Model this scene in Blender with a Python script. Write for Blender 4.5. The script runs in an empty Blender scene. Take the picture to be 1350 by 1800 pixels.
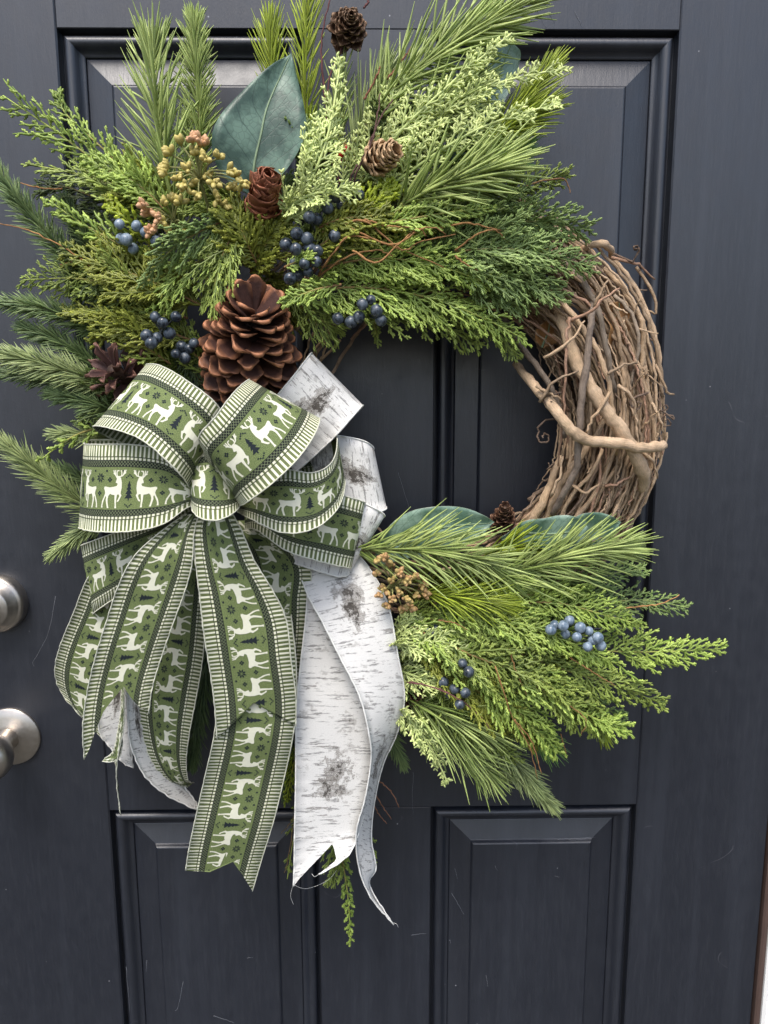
import bpy, math, random
import numpy as np
from mathutils import Vector, Matrix
from mathutils.geometry import tessellate_polygon

rng = np.random.default_rng(7)
random.seed(7)
SC = bpy.context.scene
COL = SC.collection

# ------------------------------------------------------------------ camera
CAM_D = 0.8106                       # metres from the door face
PITCH, YAW, ROLL = math.radians(9.576), math.radians(0.858), math.radians(-0.181)
FPX = 1352.0                         # focal length in photo pixels (1350 wide)
_f = np.array([math.sin(YAW) * math.cos(PITCH), math.cos(YAW) * math.cos(PITCH), -math.sin(PITCH)])
_r = np.cross(_f, [0, 0, 1.0]); _r /= np.linalg.norm(_r); _u = np.cross(_r, _f)
CR = math.cos(ROLL) * _r + math.sin(ROLL) * _u
CU = -math.sin(ROLL) * _r + math.cos(ROLL) * _u
cam = bpy.data.cameras.new('camera'); camo = bpy.data.objects.new('camera', cam); COL.objects.link(camo)
camo.matrix_world = Matrix(((CR[0], CU[0], -_f[0], 0), (CR[1], CU[1], -_f[1], -CAM_D), (CR[2], CU[2], -_f[2], 0), (0, 0, 0, 1)))
cam.sensor_fit = 'HORIZONTAL'; cam.sensor_width = 36.0; cam.lens = 36.0 * FPX / 1350.0
cam.clip_start = 0.01; cam.clip_end = 200.0
SC.camera = camo

# ------------------------------------------------------------------ sky and sun (bright overcast)
SUN_EL, SUN_AZ = math.radians(60), math.radians(196)     # azimuth from +Y, clockwise: in front of the door, a little to the left
W = bpy.data.worlds.new('World'); SC.world = W; W.use_nodes = True
nt = W.node_tree; nt.nodes.clear()
wo = nt.nodes.new('ShaderNodeOutputWorld'); bg = nt.nodes.new('ShaderNodeBackground')
sky = nt.nodes.new('ShaderNodeTexSky'); sky.sky_type = 'NISHITA'; sky.sun_disc = False
sky.sun_elevation = SUN_EL; sky.sun_rotation = SUN_AZ; sky.air_density = 1.0; sky.dust_density = 3.0; sky.ozone_density = 1.0
bg.inputs['Strength'].default_value = 0.135
# below the horizon: the ground in front of the house, lit by the same sky
tcw = nt.nodes.new('ShaderNodeTexCoord'); sxyz = nt.nodes.new('ShaderNodeSeparateXYZ'); nt.links.new(tcw.outputs['Generated'], sxyz.inputs[0])
gt = nt.nodes.new('ShaderNodeMath'); gt.operation = 'LESS_THAN'; gt.inputs[1].default_value = 0.0; nt.links.new(sxyz.outputs[2], gt.inputs[0])
mxw = nt.nodes.new('ShaderNodeMix'); mxw.data_type = 'RGBA'; nt.links.new(gt.outputs[0], mxw.inputs[0]); nt.links.new(sky.outputs[0], mxw.inputs[6]); mxw.inputs[7].default_value = (0.60, 0.58, 0.55, 1)
nt.links.new(mxw.outputs[2], bg.inputs['Color']); nt.links.new(bg.outputs[0], wo.inputs[0])
sun = bpy.data.lights.new('sun', 'SUN'); sun.energy = 1.35; sun.angle = math.radians(20); sun.color = (1.0, 0.965, 0.91)
suno = bpy.data.objects.new('sun', sun); COL.objects.link(suno)
_sd = Vector((math.sin(SUN_AZ) * math.cos(SUN_EL), math.cos(SUN_AZ) * math.cos(SUN_EL), math.sin(SUN_EL)))
suno.rotation_euler = _sd.to_track_quat('Z', 'Y').to_euler(); suno.location = (0.5, -3, 3)
vs = SC.view_settings; vs.view_transform = 'Standard'; vs.look = 'None'; vs.gamma = 1.0; vs.exposure = 1.08; vs.use_curve_mapping = False


# ------------------------------------------------------------------ helpers
def nrm(v):
    v = np.asarray(v, float)
    return v / np.maximum(np.linalg.norm(v, axis=-1, keepdims=True), 1e-12)


def P(px, py, d=0.0):
    """The point of the place seen at photo position (px, py), d metres in front of the door face."""
    v = ((px - 675.0) * CR - (py - 900.0) * CU) / FPX + _f
    return np.array([0, -CAM_D, 0]) + v * ((CAM_D - d) / v[1])


def PP(*pts):
    return np.array([P(*p) for p in pts])


def catmull(pts, n):
    """Smooth curve through pts, n samples."""
    pts = np.asarray(pts, float)
    m = len(pts)
    t = np.linspace(0, m - 1, n)
    return cr_eval(pts, t)


def cr_eval(pts, t):
    m = len(pts)
    if m == 2:
        return pts[0] + (pts[1] - pts[0]) * np.clip(t, 0, 1)[:, None]
    ext = np.vstack([2 * pts[0] - pts[1], pts, 2 * pts[-1] - pts[-2]])
    t = np.clip(t, 0, m - 1)
    i = np.minimum(t.astype(int), m - 2)
    f = (t - i)[:, None]
    p0, p1, p2, p3 = ext[i], ext[i + 1], ext[i + 2], ext[i + 3]
    return 0.5 * (2 * p1 + (p2 - p0) * f + (2 * p0 - 5 * p1 + 4 * p2 - p3) * f * f + (3 * p1 - p0 - 3 * p2 + p3) * f ** 3)


def mesh_np(name, V, F, smooth=True, col=None, uv=None, mats=None, matidx=None):
    """F: list of int arrays (N,k); one mesh."""
    me = bpy.data.meshes.new(name)
    V = np.asarray(V, np.float32)
    F = [np.asarray(f, np.int32) for f in F if len(f)]
    me.vertices.add(len(V)); me.vertices.foreach_set('co', V.ravel())
    loops = np.concatenate([f.ravel() for f in F]); sizes = np.concatenate([np.full(len(f), f.shape[1], np.int32) for f in F])
    starts = np.concatenate([[0], np.cumsum(sizes)[:-1]]).astype(np.int32)
    me.loops.add(len(loops)); me.loops.foreach_set('vertex_index', loops)
    me.polygons.add(len(sizes)); me.polygons.foreach_set('loop_start', starts); me.polygons.foreach_set('loop_total', sizes)
    me.polygons.foreach_set('use_smooth', np.full(len(sizes), bool(smooth)))
    if matidx is not None:
        me.polygons.foreach_set('material_index', np.asarray(matidx, np.int32))
    if col is not None:
        a = me.color_attributes.new('col', 'FLOAT_COLOR', 'POINT')
        c = np.ones((len(V), 4), np.float32); c[:, :3] = col
        a.data.foreach_set('color', c.ravel())
    if uv is not None:
        l = me.uv_layers.new(name='uv'); l.data.foreach_set('uv', np.asarray(uv, np.float32)[loops].ravel())
    for m in (mats or []):
        me.materials.append(m)
    me.update(calc_edges=True); me.validate()
    return me


def thing(name, label, cat, loc, group=None, kind=None):
    o = bpy.data.objects.new(name, None); COL.objects.link(o)
    o.empty_display_size = 0.01; o.location = Vector(loc)
    tag(o, label, cat, group, kind)
    return o


def tag(o, label=None, cat=None, group=None, kind=None):
    if label: o['label'] = label
    if cat: o['category'] = cat
    if group: o['group'] = group
    if kind: o['kind'] = kind


def root_loc(par):
    p = np.zeros(3)
    while par is not None:
        p = p + np.array(par.location); par = par.parent
    return p


def part(name, par, V, F, mat, smooth=True, col=None, uv=None, matidx=None, kind=None, label=None):
    """A mesh given in place coordinates, stored as a child of par."""
    V = np.asarray(V, float) - root_loc(par)
    me = mesh_np(name, V, F, smooth, col, uv, mat if isinstance(mat, list) else [mat], matidx)
    o = bpy.data.objects.new(name, me); COL.objects.link(o); o.parent = par
    if kind: o['kind'] = kind
    if label: o['label'] = label
    return o


def placed(name, par, me, M):
    """A shared mesh set at matrix M (place coordinates), child of par."""
    o = bpy.data.objects.new(name, me); COL.objects.link(o); o.parent = par
    rl = root_loc(par)
    M = M.copy(); M.translation = M.translation - Vector(rl)
    o.matrix_local = M
    return o


def frame_M(o, x, y, z, s=(1, 1, 1)):
    return Matrix(((x[0] * s[0], y[0] * s[1], z[0] * s[2], o[0]), (x[1] * s[0], y[1] * s[1], z[1] * s[2], o[1]), (x[2] * s[0], y[2] * s[1], z[2] * s[2], o[2]), (0, 0, 0, 1)))


def tube(path, rad, sides=7, cap=True):
    path = np.asarray(path, float); n = len(path)
    rad = np.broadcast_to(np.asarray(rad, float), (n,))
    T = nrm(np.gradient(path, axis=0))
    ref = np.array([0.31, -0.9, 0.27]); ref = ref / np.linalg.norm(ref)
    if abs(T[0] @ ref) > 0.9: ref = np.array([0, 0, 1.0])
    U = np.zeros_like(T); u = nrm(ref - (ref @ T[0]) * T[0])
    for i in range(n):
        u = nrm(u - (u @ T[i]) * T[i]); U[i] = u
    B = np.cross(T, U)
    a = np.linspace(0, 2 * np.pi, sides, endpoint=False)
    V = path[:, None, :] + rad[:, None, None] * (np.cos(a)[None, :, None] * U[:, None, :] + np.sin(a)[None, :, None] * B[:, None, :])
    V = V.reshape(-1, 3)
    k = np.arange(sides); k2 = (k + 1) % sides
    Q = np.concatenate([np.stack([i * sides + k, i * sides + k2, (i + 1) * sides + k2, (i + 1) * sides + k], 1) for i in range(n - 1)])
    F = [Q]
    if cap:
        F.append(np.array([k[::-1]])); F.append(np.array([k + (n - 1) * sides]))
    return V, F


def join(parts):
    """[(V, [F..]), ...] -> V, F, counts"""
    Vs, Fd, off = [], {}, 0
    for V, F in parts:
        for f in F:
            f = np.asarray(f)
            if len(f): Fd.setdefault(f.shape[1], []).append(f + off)
        Vs.append(V); off += len(V)
    return np.concatenate(Vs), [np.concatenate(v) for v in Fd.values()]


def batch(O, D, B, L, R, prof, S=None, zig=0.0, sides=3, c0=None, c1=None):
    """Many small tapered stems at once. O origin, D unit direction, B bend vector, L length, R radius, prof radius per ring."""
    N = len(O); K = len(prof); s = np.linspace(0, 1, K)
    prof = np.asarray(prof)
    C = O[:, None, :] + L[:, None, None] * (D[:, None, :] * s[None, :, None] + B[:, None, :] * (s ** 2)[None, :, None])
    T = nrm(D[:, None, :] + 2 * B[:, None, :] * s[None, :, None])
    ref = nrm(np.cross(D, np.array([0.3, 0.8, 0.52]))) if S is None else S
    U = nrm(ref[:, None, :] - (ref[:, None, :] * T).sum(-1, keepdims=True) * T)
    X = np.cross(T, U)
    if zig:
        sg = np.where(np.arange(K) % 2 == 0, 1.0, -1.0); sg[0] = 0; sg[-1] = 0
        C = C + U * (R[:, None] * zig * sg[None, :])[:, :, None]
    a = np.linspace(0, 2 * np.pi, sides, endpoint=False)
    V = C[:, :, None, :] + (R[:, None] * prof[None, :])[:, :, None, None] * (np.cos(a)[None, None, :, None] * U[:, :, None, :] + np.sin(a)[None, None, :, None] * X[:, :, None, :])
    V = V.reshape(-1, 3)
    k = np.arange(sides); k2 = (k + 1) % sides
    base = np.concatenate([np.stack([i * sides + k, i * sides + k2, (i + 1) * sides + k2, (i + 1) * sides + k], 1) for i in range(K - 1)])
    Q = (base[None] + (np.arange(N) * K * sides)[:, None, None]).reshape(-1, 4)
    col = None
    if c0 is not None:
        col = c0[:, None, None, :] + (c1 - c0)[:, None, None, :] * s[None, :, None, None]
        col = np.broadcast_to(col, (N, K, sides, 3)).reshape(-1, 3)
    return V, Q, col


# ------------------------------------------------------------------ materials
def mat(name, rough=0.5, spec=0.5, metal=0.0):
    m = bpy.data.materials.new(name); m.use_nodes = True
    b = m.node_tree.nodes['Principled BSDF']
    b.inputs['Roughness'].default_value = rough; b.inputs['Metallic'].default_value = metal
    b.inputs['Specular IOR Level'].default_value = spec
    return m, m.node_tree, b


def N(nt, t, **kw):
    n = nt.nodes.new(t)
    for k, v in kw.items():
        if k in n.bl_rna.properties and k not in ('inputs',):
            setattr(n, k, v)
        else:
            n.inputs[k].default_value = v
    return n


def math_n(nt, op, a, b=None, c=None, clamp=False):
    n = nt.nodes.new('ShaderNodeMath'); n.operation = op; n.use_clamp = clamp
    for i, v in enumerate((a, b, c)):
        if v is None: continue
        if isinstance(v, (int, float)): n.inputs[i].default_value = v
        else: nt.links.new(v, n.inputs[i])
    return n.outputs[0]


def mix_c(nt, f, a, b, blend='MIX'):
    n = nt.nodes.new('ShaderNodeMix'); n.data_type = 'RGBA'; n.blend_type = blend
    for s, v in ((n.inputs[0], f), (n.inputs[6], a), (n.inputs[7], b)):
        if isinstance(v, (int, float)): s.default_value = v
        elif isinstance(v, tuple): s.default_value = (*v, 1.0)[:4]
        else: nt.links.new(v, s)
    return n.outputs[2]


def ramp(nt, fac, stops, interp='LINEAR'):
    n = nt.nodes.new('ShaderNodeValToRGB'); r = n.color_ramp; r.interpolation = interp
    while len(r.elements) > 1: r.elements.remove(r.elements[-1])
    r.elements[0].position = stops[0][0]; c = stops[0][1]; r.elements[0].color = (c, c, c, 1) if isinstance(c, (int, float)) else (*c, 1)
    for p, c in stops[1:]:
        e = r.elements.new(p); e.color = (c, c, c, 1) if isinstance(c, (int, float)) else (*c, 1)
    nt.links.new(fac, n.inputs[0])
    return n.outputs[0]


def noise(nt, scale, detail=3.0, rough=0.55, vec=None, stretch=None, coord='Object'):
    if vec is None:
        tc = nt.nodes.new('ShaderNodeTexCoord'); vec = tc.outputs[coord]
    if stretch:
        mp = nt.nodes.new('ShaderNodeMapping'); mp.inputs['Scale'].default_value = stretch
        nt.links.new(vec, mp.inputs[0]); vec = mp.outputs[0]
    n = nt.nodes.new('ShaderNodeTexNoise'); n.inputs['Scale'].default_value = scale; n.inputs['Detail'].default_value = detail
    n.inputs['Roughness'].default_value = rough
    nt.links.new(vec, n.inputs['Vector'])
    return n.outputs['Fac']


def bump(nt, b, h, strength=0.3, dist=0.001):
    n = nt.nodes.new('ShaderNodeBump'); n.inputs['Strength'].default_value = strength; n.inputs['Distance'].default_value = dist
    nt.links.new(h, n.inputs['Height']); nt.links.new(n.outputs[0], b.inputs['Normal'])


def world_pos(nt):
    g = nt.nodes.new('ShaderNodeNewGeometry'); return g.outputs['Position']


def attr_mat(name, rough, spec=0.4, var=0.35, nscale=60.0, translucent=0.0, bumps=0.0, bscale=400):
    m, nt, b = mat(name, rough, spec)
    a = nt.nodes.new('ShaderNodeVertexColor'); a.layer_name = 'col'
    nz = noise(nt, nscale, 3, vec=world_pos(nt))
    f = ramp(nt, nz, [(0.3, 1 - var), (0.7, 1 + var)])
    # ramp is clamped at 1, so scale afterwards
    f2 = math_n(nt, 'MULTIPLY_ADD', nz, 2 * var * 1.6, 1 - var * 1.6)
    mul = nt.nodes.new('ShaderNodeVectorMath'); mul.operation = 'SCALE'
    nt.links.new(a.outputs[0], mul.inputs[0]); nt.links.new(f2, mul.inputs['Scale'])
    nt.links.new(mul.outputs[0], b.inputs['Base Color'])
    if bumps:
        bump(nt, b, noise(nt, bscale, 4, vec=world_pos(nt)), bumps, 0.0008)
    if translucent:
        tr = nt.nodes.new('ShaderNodeBsdfTranslucent'); nt.links.new(mul.outputs[0], tr.inputs[0])
        mx = nt.nodes.new('ShaderNodeMixShader'); mx.inputs[0].default_value = translucent
        out = nt.nodes['Material Output']
        nt.links.new(b.outputs[0], mx.inputs[1]); nt.links.new(tr.outputs[0], mx.inputs[2]); nt.links.new(mx.outputs[0], out.inputs[0])
    return m


M_FOL = attr_mat('foliage', 0.42, 0.5, 0.3, 25, translucent=0.22)
M_STEM = attr_mat('green_stem', 0.6, 0.3, 0.3, 120)
M_CONE = attr_mat('cone_scale', 0.55, 0.35, 0.4, 160, bumps=0.5, bscale=700)
M_VINE = attr_mat('vine_bark', 0.8, 0.2, 0.55, 150, bumps=1.0, bscale=520)
def make_bark():
    m, nt, b = mat('vine_bark_fibres', 0.85, 0.15)
    a = nt.nodes.new('ShaderNodeVertexColor'); a.layer_name = 'col'
    uv = nt.nodes.new('ShaderNodeUVMap'); uv.uv_map = 'uv'
    fib = noise(nt, 1, 5, 0.7, vec=uv.outputs[0], stretch=(130, 1500, 1))
    pat = noise(nt, 95, 4, 0.6, vec=world_pos(nt))
    spot = noise(nt, 420, 3, 0.6, vec=world_pos(nt))
    f = math_n(nt, 'ADD', math_n(nt, 'MULTIPLY', fib, 1.5), math_n(nt, 'MULTIPLY', pat, 1.1))
    f = math_n(nt, 'MAXIMUM', math_n(nt, 'ADD', f, math_n(nt, 'MULTIPLY_ADD', spot, 0.5, -0.60)), 0.2)
    mul = nt.nodes.new('ShaderNodeVectorMath'); mul.operation = 'SCALE'
    nt.links.new(a.outputs[0], mul.inputs[0]); nt.links.new(f, mul.inputs['Scale'])
    grey = mix_c(nt, math_n(nt, 'MULTIPLY', ramp(nt, pat, [(0.45, 0.0), (0.7, 1.0)]), 0.3), mul.outputs[0], (0.30, 0.25, 0.20))
    nt.links.new(grey, b.inputs['Base Color'])
    bump(nt, b, math_n(nt, 'ADD', fib, math_n(nt, 'MULTIPLY', spot, 0.6)), 1.0, 0.0012)
    return m


M_BARK = make_bark()
M_BUD = attr_mat('bud', 0.5, 0.4, 0.2, 90)


def make_door_mat():
    m, nt, b = mat('door_paint', 0.4, 0.8)
    pos = world_pos(nt)
    big = noise(nt, 7, 4, 0.6, vec=pos)
    grain = noise(nt, 260, 4, 0.65, vec=pos, stretch=(1, 1, 0.12))
    fine = noise(nt, 900, 3, 0.6, vec=pos, stretch=(1, 1, 0.45))
    base = mix_c(nt, big, (0.0078, 0.0102, 0.0170), (0.0130, 0.0153, 0.0225))
    base = mix_c(nt, ramp(nt, grain, [(0.48, 0.0), (0.8, 0.4)]), base, (0.032, 0.035, 0.043))
    brush = noise(nt, 34, 4, 0.6, vec=pos, stretch=(1, 1, 0.035))
    base = mix_c(nt, ramp(nt, brush, [(0.5, 0.0), (0.72, 0.55)]), base, (0.024, 0.028, 0.038))
    # dust specks and small pale chips
    v = nt.nodes.new('ShaderNodeTexVoronoi'); v.inputs['Scale'].default_value = 46; nt.links.new(pos, v.inputs['Vector'])
    gate = noise(nt, 31, 2, vec=pos)
    dots = math_n(nt, 'MULTIPLY', ramp(nt, v.outputs['Distance'], [(0.018, 1.0), (0.045, 0.0)]), ramp(nt, gate, [(0.53, 0.0), (0.56, 1.0)]))
    base = mix_c(nt, dots, base, (0.30, 0.30, 0.32))
    # thin scuffs
    sc = noise(nt, 9, 2, vec=pos); ridge = math_n(nt, 'ABSOLUTE', math_n(nt, 'SUBTRACT', sc, 0.5))
    line = math_n(nt, 'MULTIPLY', ramp(nt, ridge, [(0.0004, 0.6), (0.0012, 0.0)]), ramp(nt, noise(nt, 14, 2, vec=pos), [(0.67, 0.0), (0.70, 0.4)]))
    base = mix_c(nt, line, base, (0.2, 0.2, 0.22))
    nt.links.new(base, b.inputs['Base Color'])
    r = math_n(nt, 'MULTIPLY_ADD', noise(nt, 55, 4, vec=pos), 0.24, 0.31)
    nt.links.new(r, b.inputs['Roughness'])
    h = math_n(nt, 'ADD', math_n(nt, 'MULTIPLY', grain, 1.0), math_n(nt, 'MULTIPLY', fine, 0.55))
    bump(nt, b, h, 0.26, 0.0008)
    return m


M_DOOR = make_door_mat()


def make_metal():
    m, nt, b = mat('satin_nickel', 0.3, 0.5, 1.0)
    pos = world_pos(nt)
    n = noise(nt, 60, 4, vec=pos)
    nt.links.new(mix_c(nt, n, (0.30, 0.27, 0.235), (0.62, 0.57, 0.51)), b.inputs['Base Color'])
    nt.links.new(math_n(nt, 'MULTIPLY_ADD', noise(nt, 240, 4, vec=pos), 0.25, 0.24), b.inputs['Roughness'])
    bump(nt, b, noise(nt, 900, 3, vec=pos, stretch=(1, 1, 0.3)), 0.12, 0.0005)
    return m


M_METAL = make_metal()


def plain(name, c, rough=0.6, var=0.25, scale=40, spec=0.4, bumps=0.15):
    m, nt, b = mat(name, rough, spec)
    pos = world_pos(nt)
    n = noise(nt, scale, 4, vec=pos)
    nt.links.new(mix_c(nt, n, tuple(x * (1 - var) for x in c), tuple(min(1, x * (1 + var)) for x in c)), b.inputs['Base Color'])
    bump(nt, b, noise(nt, scale * 9, 3, vec=pos), bumps, 0.0006)
    return m


M_STRIP = plain('brown_weatherstrip', (0.075, 0.047, 0.038), 0.55)
M_FRAME = plain('white_frame_paint', (0.78, 0.77, 0.74), 0.5, 0.06)

# ------------------------------------------------------------------ the door
door = thing('front_door', 'dark navy painted raised panel front door behind the wreath', 'door', (0, 0, -0.95))


def box(x0, x1, z0, z1, y0, y1, bev=0.0012):
    """Board with small eased edges on its face (y0 is the face towards the camera)."""
    b = bev
    ring = lambda x0, x1, z0, z1, y: [(x0, y, z0), (x1, y, z0), (x1, y, z1), (x0, y, z1)]
    V = ring(x0, x1, z0, z1, y1) + ring(x0, x1, z0, z1, y0 + b) + ring(x0 + b, x1 - b, z0 + b, z1 - b, y0)
    F = []
    for k in (0, 4):
        for i in range(4):
            j = (i + 1) % 4; F.append((k + i, k + j, k + 4 + j, k + 4 + i))
    F.append((8, 9, 10, 11)); F.append((3, 2, 1, 0))
    return np.array(V, float), [np.array(F)]


XO, XI = 0.3015, 0.0645
ZT0, ZT1 = -0.268, 0.3367          # upper panels
ZB0, ZB1 = -0.93, -0.4795          # lower panels
ZTOP, ZBOT = 0.56, -1.06
for x0, x1 in ((-0.457, -XO), (-XI, XI), (XO, 0.4555)):
    if x0 == -XI:
        for z0, z1 in ((ZT0, ZT1), (ZB0, ZB1)):
            V, F = box(x0, x1, z0 + 0.0001, z1 - 0.0001, 0, 0.016, 0.0008); part('mullion', door, V, F, M_DOOR, False)
    else:
        V, F = box(x0, x1, ZBOT, ZTOP, 0, 0.04, 0.0016); part('stile', door, V, F, M_DOOR, False)
for z0, z1 in ((ZT1, ZTOP), (ZB1, ZT0), (ZBOT, ZB0)):
    V, F = box(-XO + 0.0002, XO - 0.0002, z0, z1, 0.0004, 0.016, 0.0008); part('rail', door, V, F, M_DOOR, False)


def ring_profile(x0, x1, z0, z1, prof):
    """Mitred sweep of (inset, depth) pairs inside a rectangle, one strip for each side."""
    parts = []
    for s in range(4):
        V = []
        for i, d in prof:
            c = [(x0 + i, z0 + i), (x1 - i, z0 + i), (x1 - i, z1 - i), (x0 + i, z1 - i)]
            a, b = c[s], c[(s + 1) % 4]
            V += [(a[0], d, a[1]), (b[0], d, b[1])]
        n = len(prof)
        F = [(2 * k, 2 * k + 1, 2 * k + 3, 2 * k + 2) for k in range(n - 1)]
        parts.append((np.array(V, float), [np.array(F)]))
    return join(parts)


BEAD = [(0.0002, 0.014), (0.0048, 0.014), (0.0050, 0.0062), (0.0056, 0.0040), (0.0068, 0.0024), (0.0088, 0.0014), (0.0110, 0.0014), (0.0132, 0.0026), (0.0150, 0.0048), (0.0166, 0.0076), (0.0185, 0.0098), (0.0208, 0.0108), (0.0222, 0.0109), (0.0222, 0.0150)]
PAN = [(0.0223, 0.0150), (0.0228, 0.0128), (0.0240, 0.0124), (0.0470, 0.0096), (0.0478, 0.0088), (0.0486, 0.0066), (0.0496, 0.0052), (0.0510, 0.0048)]
for x0, x1 in ((-XO, -XI), (XI, XO)):
    for z0, z1 in ((ZT0, ZT1), (ZB0, ZB1)):
        V, F = ring_profile(x0, x1, z0, z1, BEAD); part('moulding', door, V, F, M_DOOR, True)
        V, F = ring_profile(x0, x1, z0, z1, PAN)
        i = PAN[-1][0]; k = len(V)
        V = np.vstack([V, [(x0 + i, PAN[-1][1], z0 + i), (x1 - i, PAN[-1][1], z0 + i), (x1 - i, PAN[-1][1], z1 - i), (x0 + i, PAN[-1][1], z1 - i)]])
        F = [np.vstack([F[0], [[k, k + 1, k + 2, k + 3]]])]
        part('panel', door, V, F, M_DOOR, True)
V, F = box(-0.30, 0.30, ZBOT, ZTOP, 0.0165, 0.04, 0.001); part('core', door, V, F, M_DOOR, False)


def lathe(c, prof, n=48):
    """prof: (radius, depth in front of the door)."""
    a = np.linspace(0, 2 * np.pi, n, endpoint=False); V = []
    for r, d in prof:
        V.append(np.stack([c[0] + r * np.cos(a), np.full(n, -d), c[1] + r * np.sin(a)], 1))
    V = np.concatenate(V); k = np.arange(n); k2 = (k + 1) % n
    Q = np.concatenate([np.stack([i * n + k, i * n + k2, (i + 1) * n + k2, (i + 1) * n + k], 1) for i in range(len(prof) - 1)])
    return V, [Q]


kc = (-0.4045, -0.3875)
V, F = lathe(kc, [(0.0330, -0.001), (0.0335, 0.0015), (0.0330, 0.0032), (0.0322, 0.0036), (0.0312, 0.0042), (0.024, 0.0068), (0.0155, 0.0082), (0.0140, 0.0088), (0.0, 0.0088)])
rose = part('knob_rose', door, V, F, M_METAL)
V, F = lathe(kc, [(0.0128, 0.006), (0.0118, 0.012), (0.0115, 0.022), (0.0135, 0.029), (0.0185, 0.0345), (0.0225, 0.041), (0.0248, 0.048), (0.0252, 0.054), (0.0238, 0.060), (0.0195, 0.0655), (0.0120, 0.0685), (0.0, 0.0695)])
part('door_knob', rose, V, F, M_METAL)
dc = (-0.4040, -0.2330)
V, F = lathe(dc, [(0.0310, -0.001), (0.0316, 0.003), (0.0314, 0.010), (0.0300, 0.0135), (0.0280, 0.0145), (0.0262, 0.0150), (0.0215, 0.0260), (0.0195, 0.0275), (0.0, 0.0278)])
db = part('deadbolt', door, V, F, M_METAL)
V, F = lathe(dc, [(0.0105, 0.027), (0.0105, 0.0292), (0.0095, 0.0298), (0.0, 0.0298)], 32)
part('cylinder_face', db, V, F, M_METAL)

M_SCR = plain('bare_scratch', (0.20, 0.21, 0.23), 0.7, 0.4, 300)
SCR = [[(794, 1570), (806, 1590), (816, 1608)], [(800, 1527), (804, 1545)], [(723, 1644), (736, 1642), (750, 1641)], [(727, 1357), (725, 1395), (726, 1432)], [(322, 1725), (318, 1748), (312, 1772), (308, 1776)], [(375, 1785), (395, 1792), (412, 1798)], [(434, 1684), (444, 1683)],
       [(258, 1688), (257, 1708)], [(940, 8), (950, 28), (960, 48)], [(965, 20), (975, 40)], [(1010, 20), (1018, 34), (1024, 48)], [(855, 1715), (858, 1735)], [(790, 1652), (793, 1658)], [(98, 1048), (86, 1110), (66, 1150), (58, 1165), (60, 1172)], [(870, 1522), (874, 1530)], [(975, 1540), (984, 1542)], [(700, 830), (712, 870), (722, 905)], [(980, 1475), (1046, 1472)], [(1000, 1477), (1030, 1475)], [(766, 1660), (765, 1700)], [(767, 1755), (766, 1775)], [(222, 1700), (228, 1780)]]
for q in SCR:
    dd = 0.0002 if not (760 < q[0][0] < 1110 and q[0][1] > 1430) else -0.0046
    pts = catmull(PP(*[(x, y, dd) for x, y in q]), 14); pts = pts + rng.normal(0, 0.00025, pts.shape) * np.array([1, 0, 1])
    tv, tf = tube(pts, np.linspace(0.00018, 0.00008, 14), 4); part('scratch', door, tv, tf, M_SCR)

frame = thing('door_frame', 'white painted door frame with brown weatherstrip beside the door', 'door frame', (0.47, 0, -0.95))
V, F = box(0.4578, 0.4650, ZBOT, ZTOP, -0.004, 0.03, 0.002); part('weatherstrip', frame, V, F, M_STRIP, False)
V, F = box(0.4652, 0.56, ZBOT, ZTOP, -0.008, 0.05, 0.003); part('jamb', frame, V, F, M_FRAME, False)
V, F = box(-0.4665, -0.4595, ZBOT, ZTOP, -0.004, 0.03, 0.002); part('weatherstrip', frame, V, F, M_STRIP, False)
V, F = box(-0.57, -0.4667, ZBOT, ZTOP, -0.008, 0.05, 0.003); part('jamb', frame, V, F, M_FRAME, False)

# ------------------------------------------------------------------ grapevine ring
RC = P(775, 742, 0.05)
R_MID, R_HW, R_HD = 0.168, 0.049, 0.040
ring = thing('grapevine_ring', 'brown twisted grapevine ring of the wreath, bare on its right side', 'wreath ring', RC)


def vine(path, rad, c, knots=True, sides=7, name='vine'):
    n = max(10, int(np.linalg.norm(np.diff(path, axis=0), axis=1).sum() / (0.006 if np.max(rad) > 0.0013 else 0.0025)))
    p = catmull(path, n)
    r = np.broadcast_to(rad, (len(rad),)) if np.ndim(rad) else np.full(2, rad)
    r = np.interp(np.linspace(0, 1, n), np.linspace(0, 1, len(r)), r)
    p = p + rng.normal(0, 0.0006, p.shape)
    if knots:
        s = np.cumsum(np.concatenate([[0], np.linalg.norm(np.diff(p, axis=0), axis=1)]))
        for k in np.arange(rng.uniform(0.01, 0.04), s[-1], rng.uniform(0.04, 0.07)):
            r = r * (1 + 0.2 * np.exp(-((s - k) / 0.004) ** 2))
    r = r * (1 + rng.normal(0, 0.035, n))
    V, F = tube(p, r, sides)
    base = np.array(c)
    sl = np.cumsum(np.concatenate([[0], np.linalg.norm(np.diff(p, axis=0), axis=1)])) + rng.uniform(0, 5)
    uvv = np.stack([np.repeat(sl, sides), np.tile(np.abs(np.linspace(-1, 1, sides, endpoint=False)), n) * np.repeat(r, sides) * 3], 1)
    cv = np.repeat(base[None] * (1 + rng.normal(0, 0.10, (n, 1))), sides, 0)
    return part(name, ring, V, F, M_BARK, True, col=np.clip(cv, 0.01, 0.8), uv=uvv)


VC = [(0.52, 0.365, 0.225), (0.42, 0.295, 0.185), (0.33, 0.235, 0.15), (0.58, 0.415, 0.265), (0.25, 0.175, 0.12), (0.44, 0.265, 0.175)]


def ring_pt(phi, a, b):
    """phi round the ring, a across (-1 inner .. 1 outer), b depth (-1 door .. 1 camera)"""
    r = R_MID + R_HW * a
    return RC + np.array([r * math.cos(phi), -R_HD * b, r * math.sin(phi)])


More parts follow.
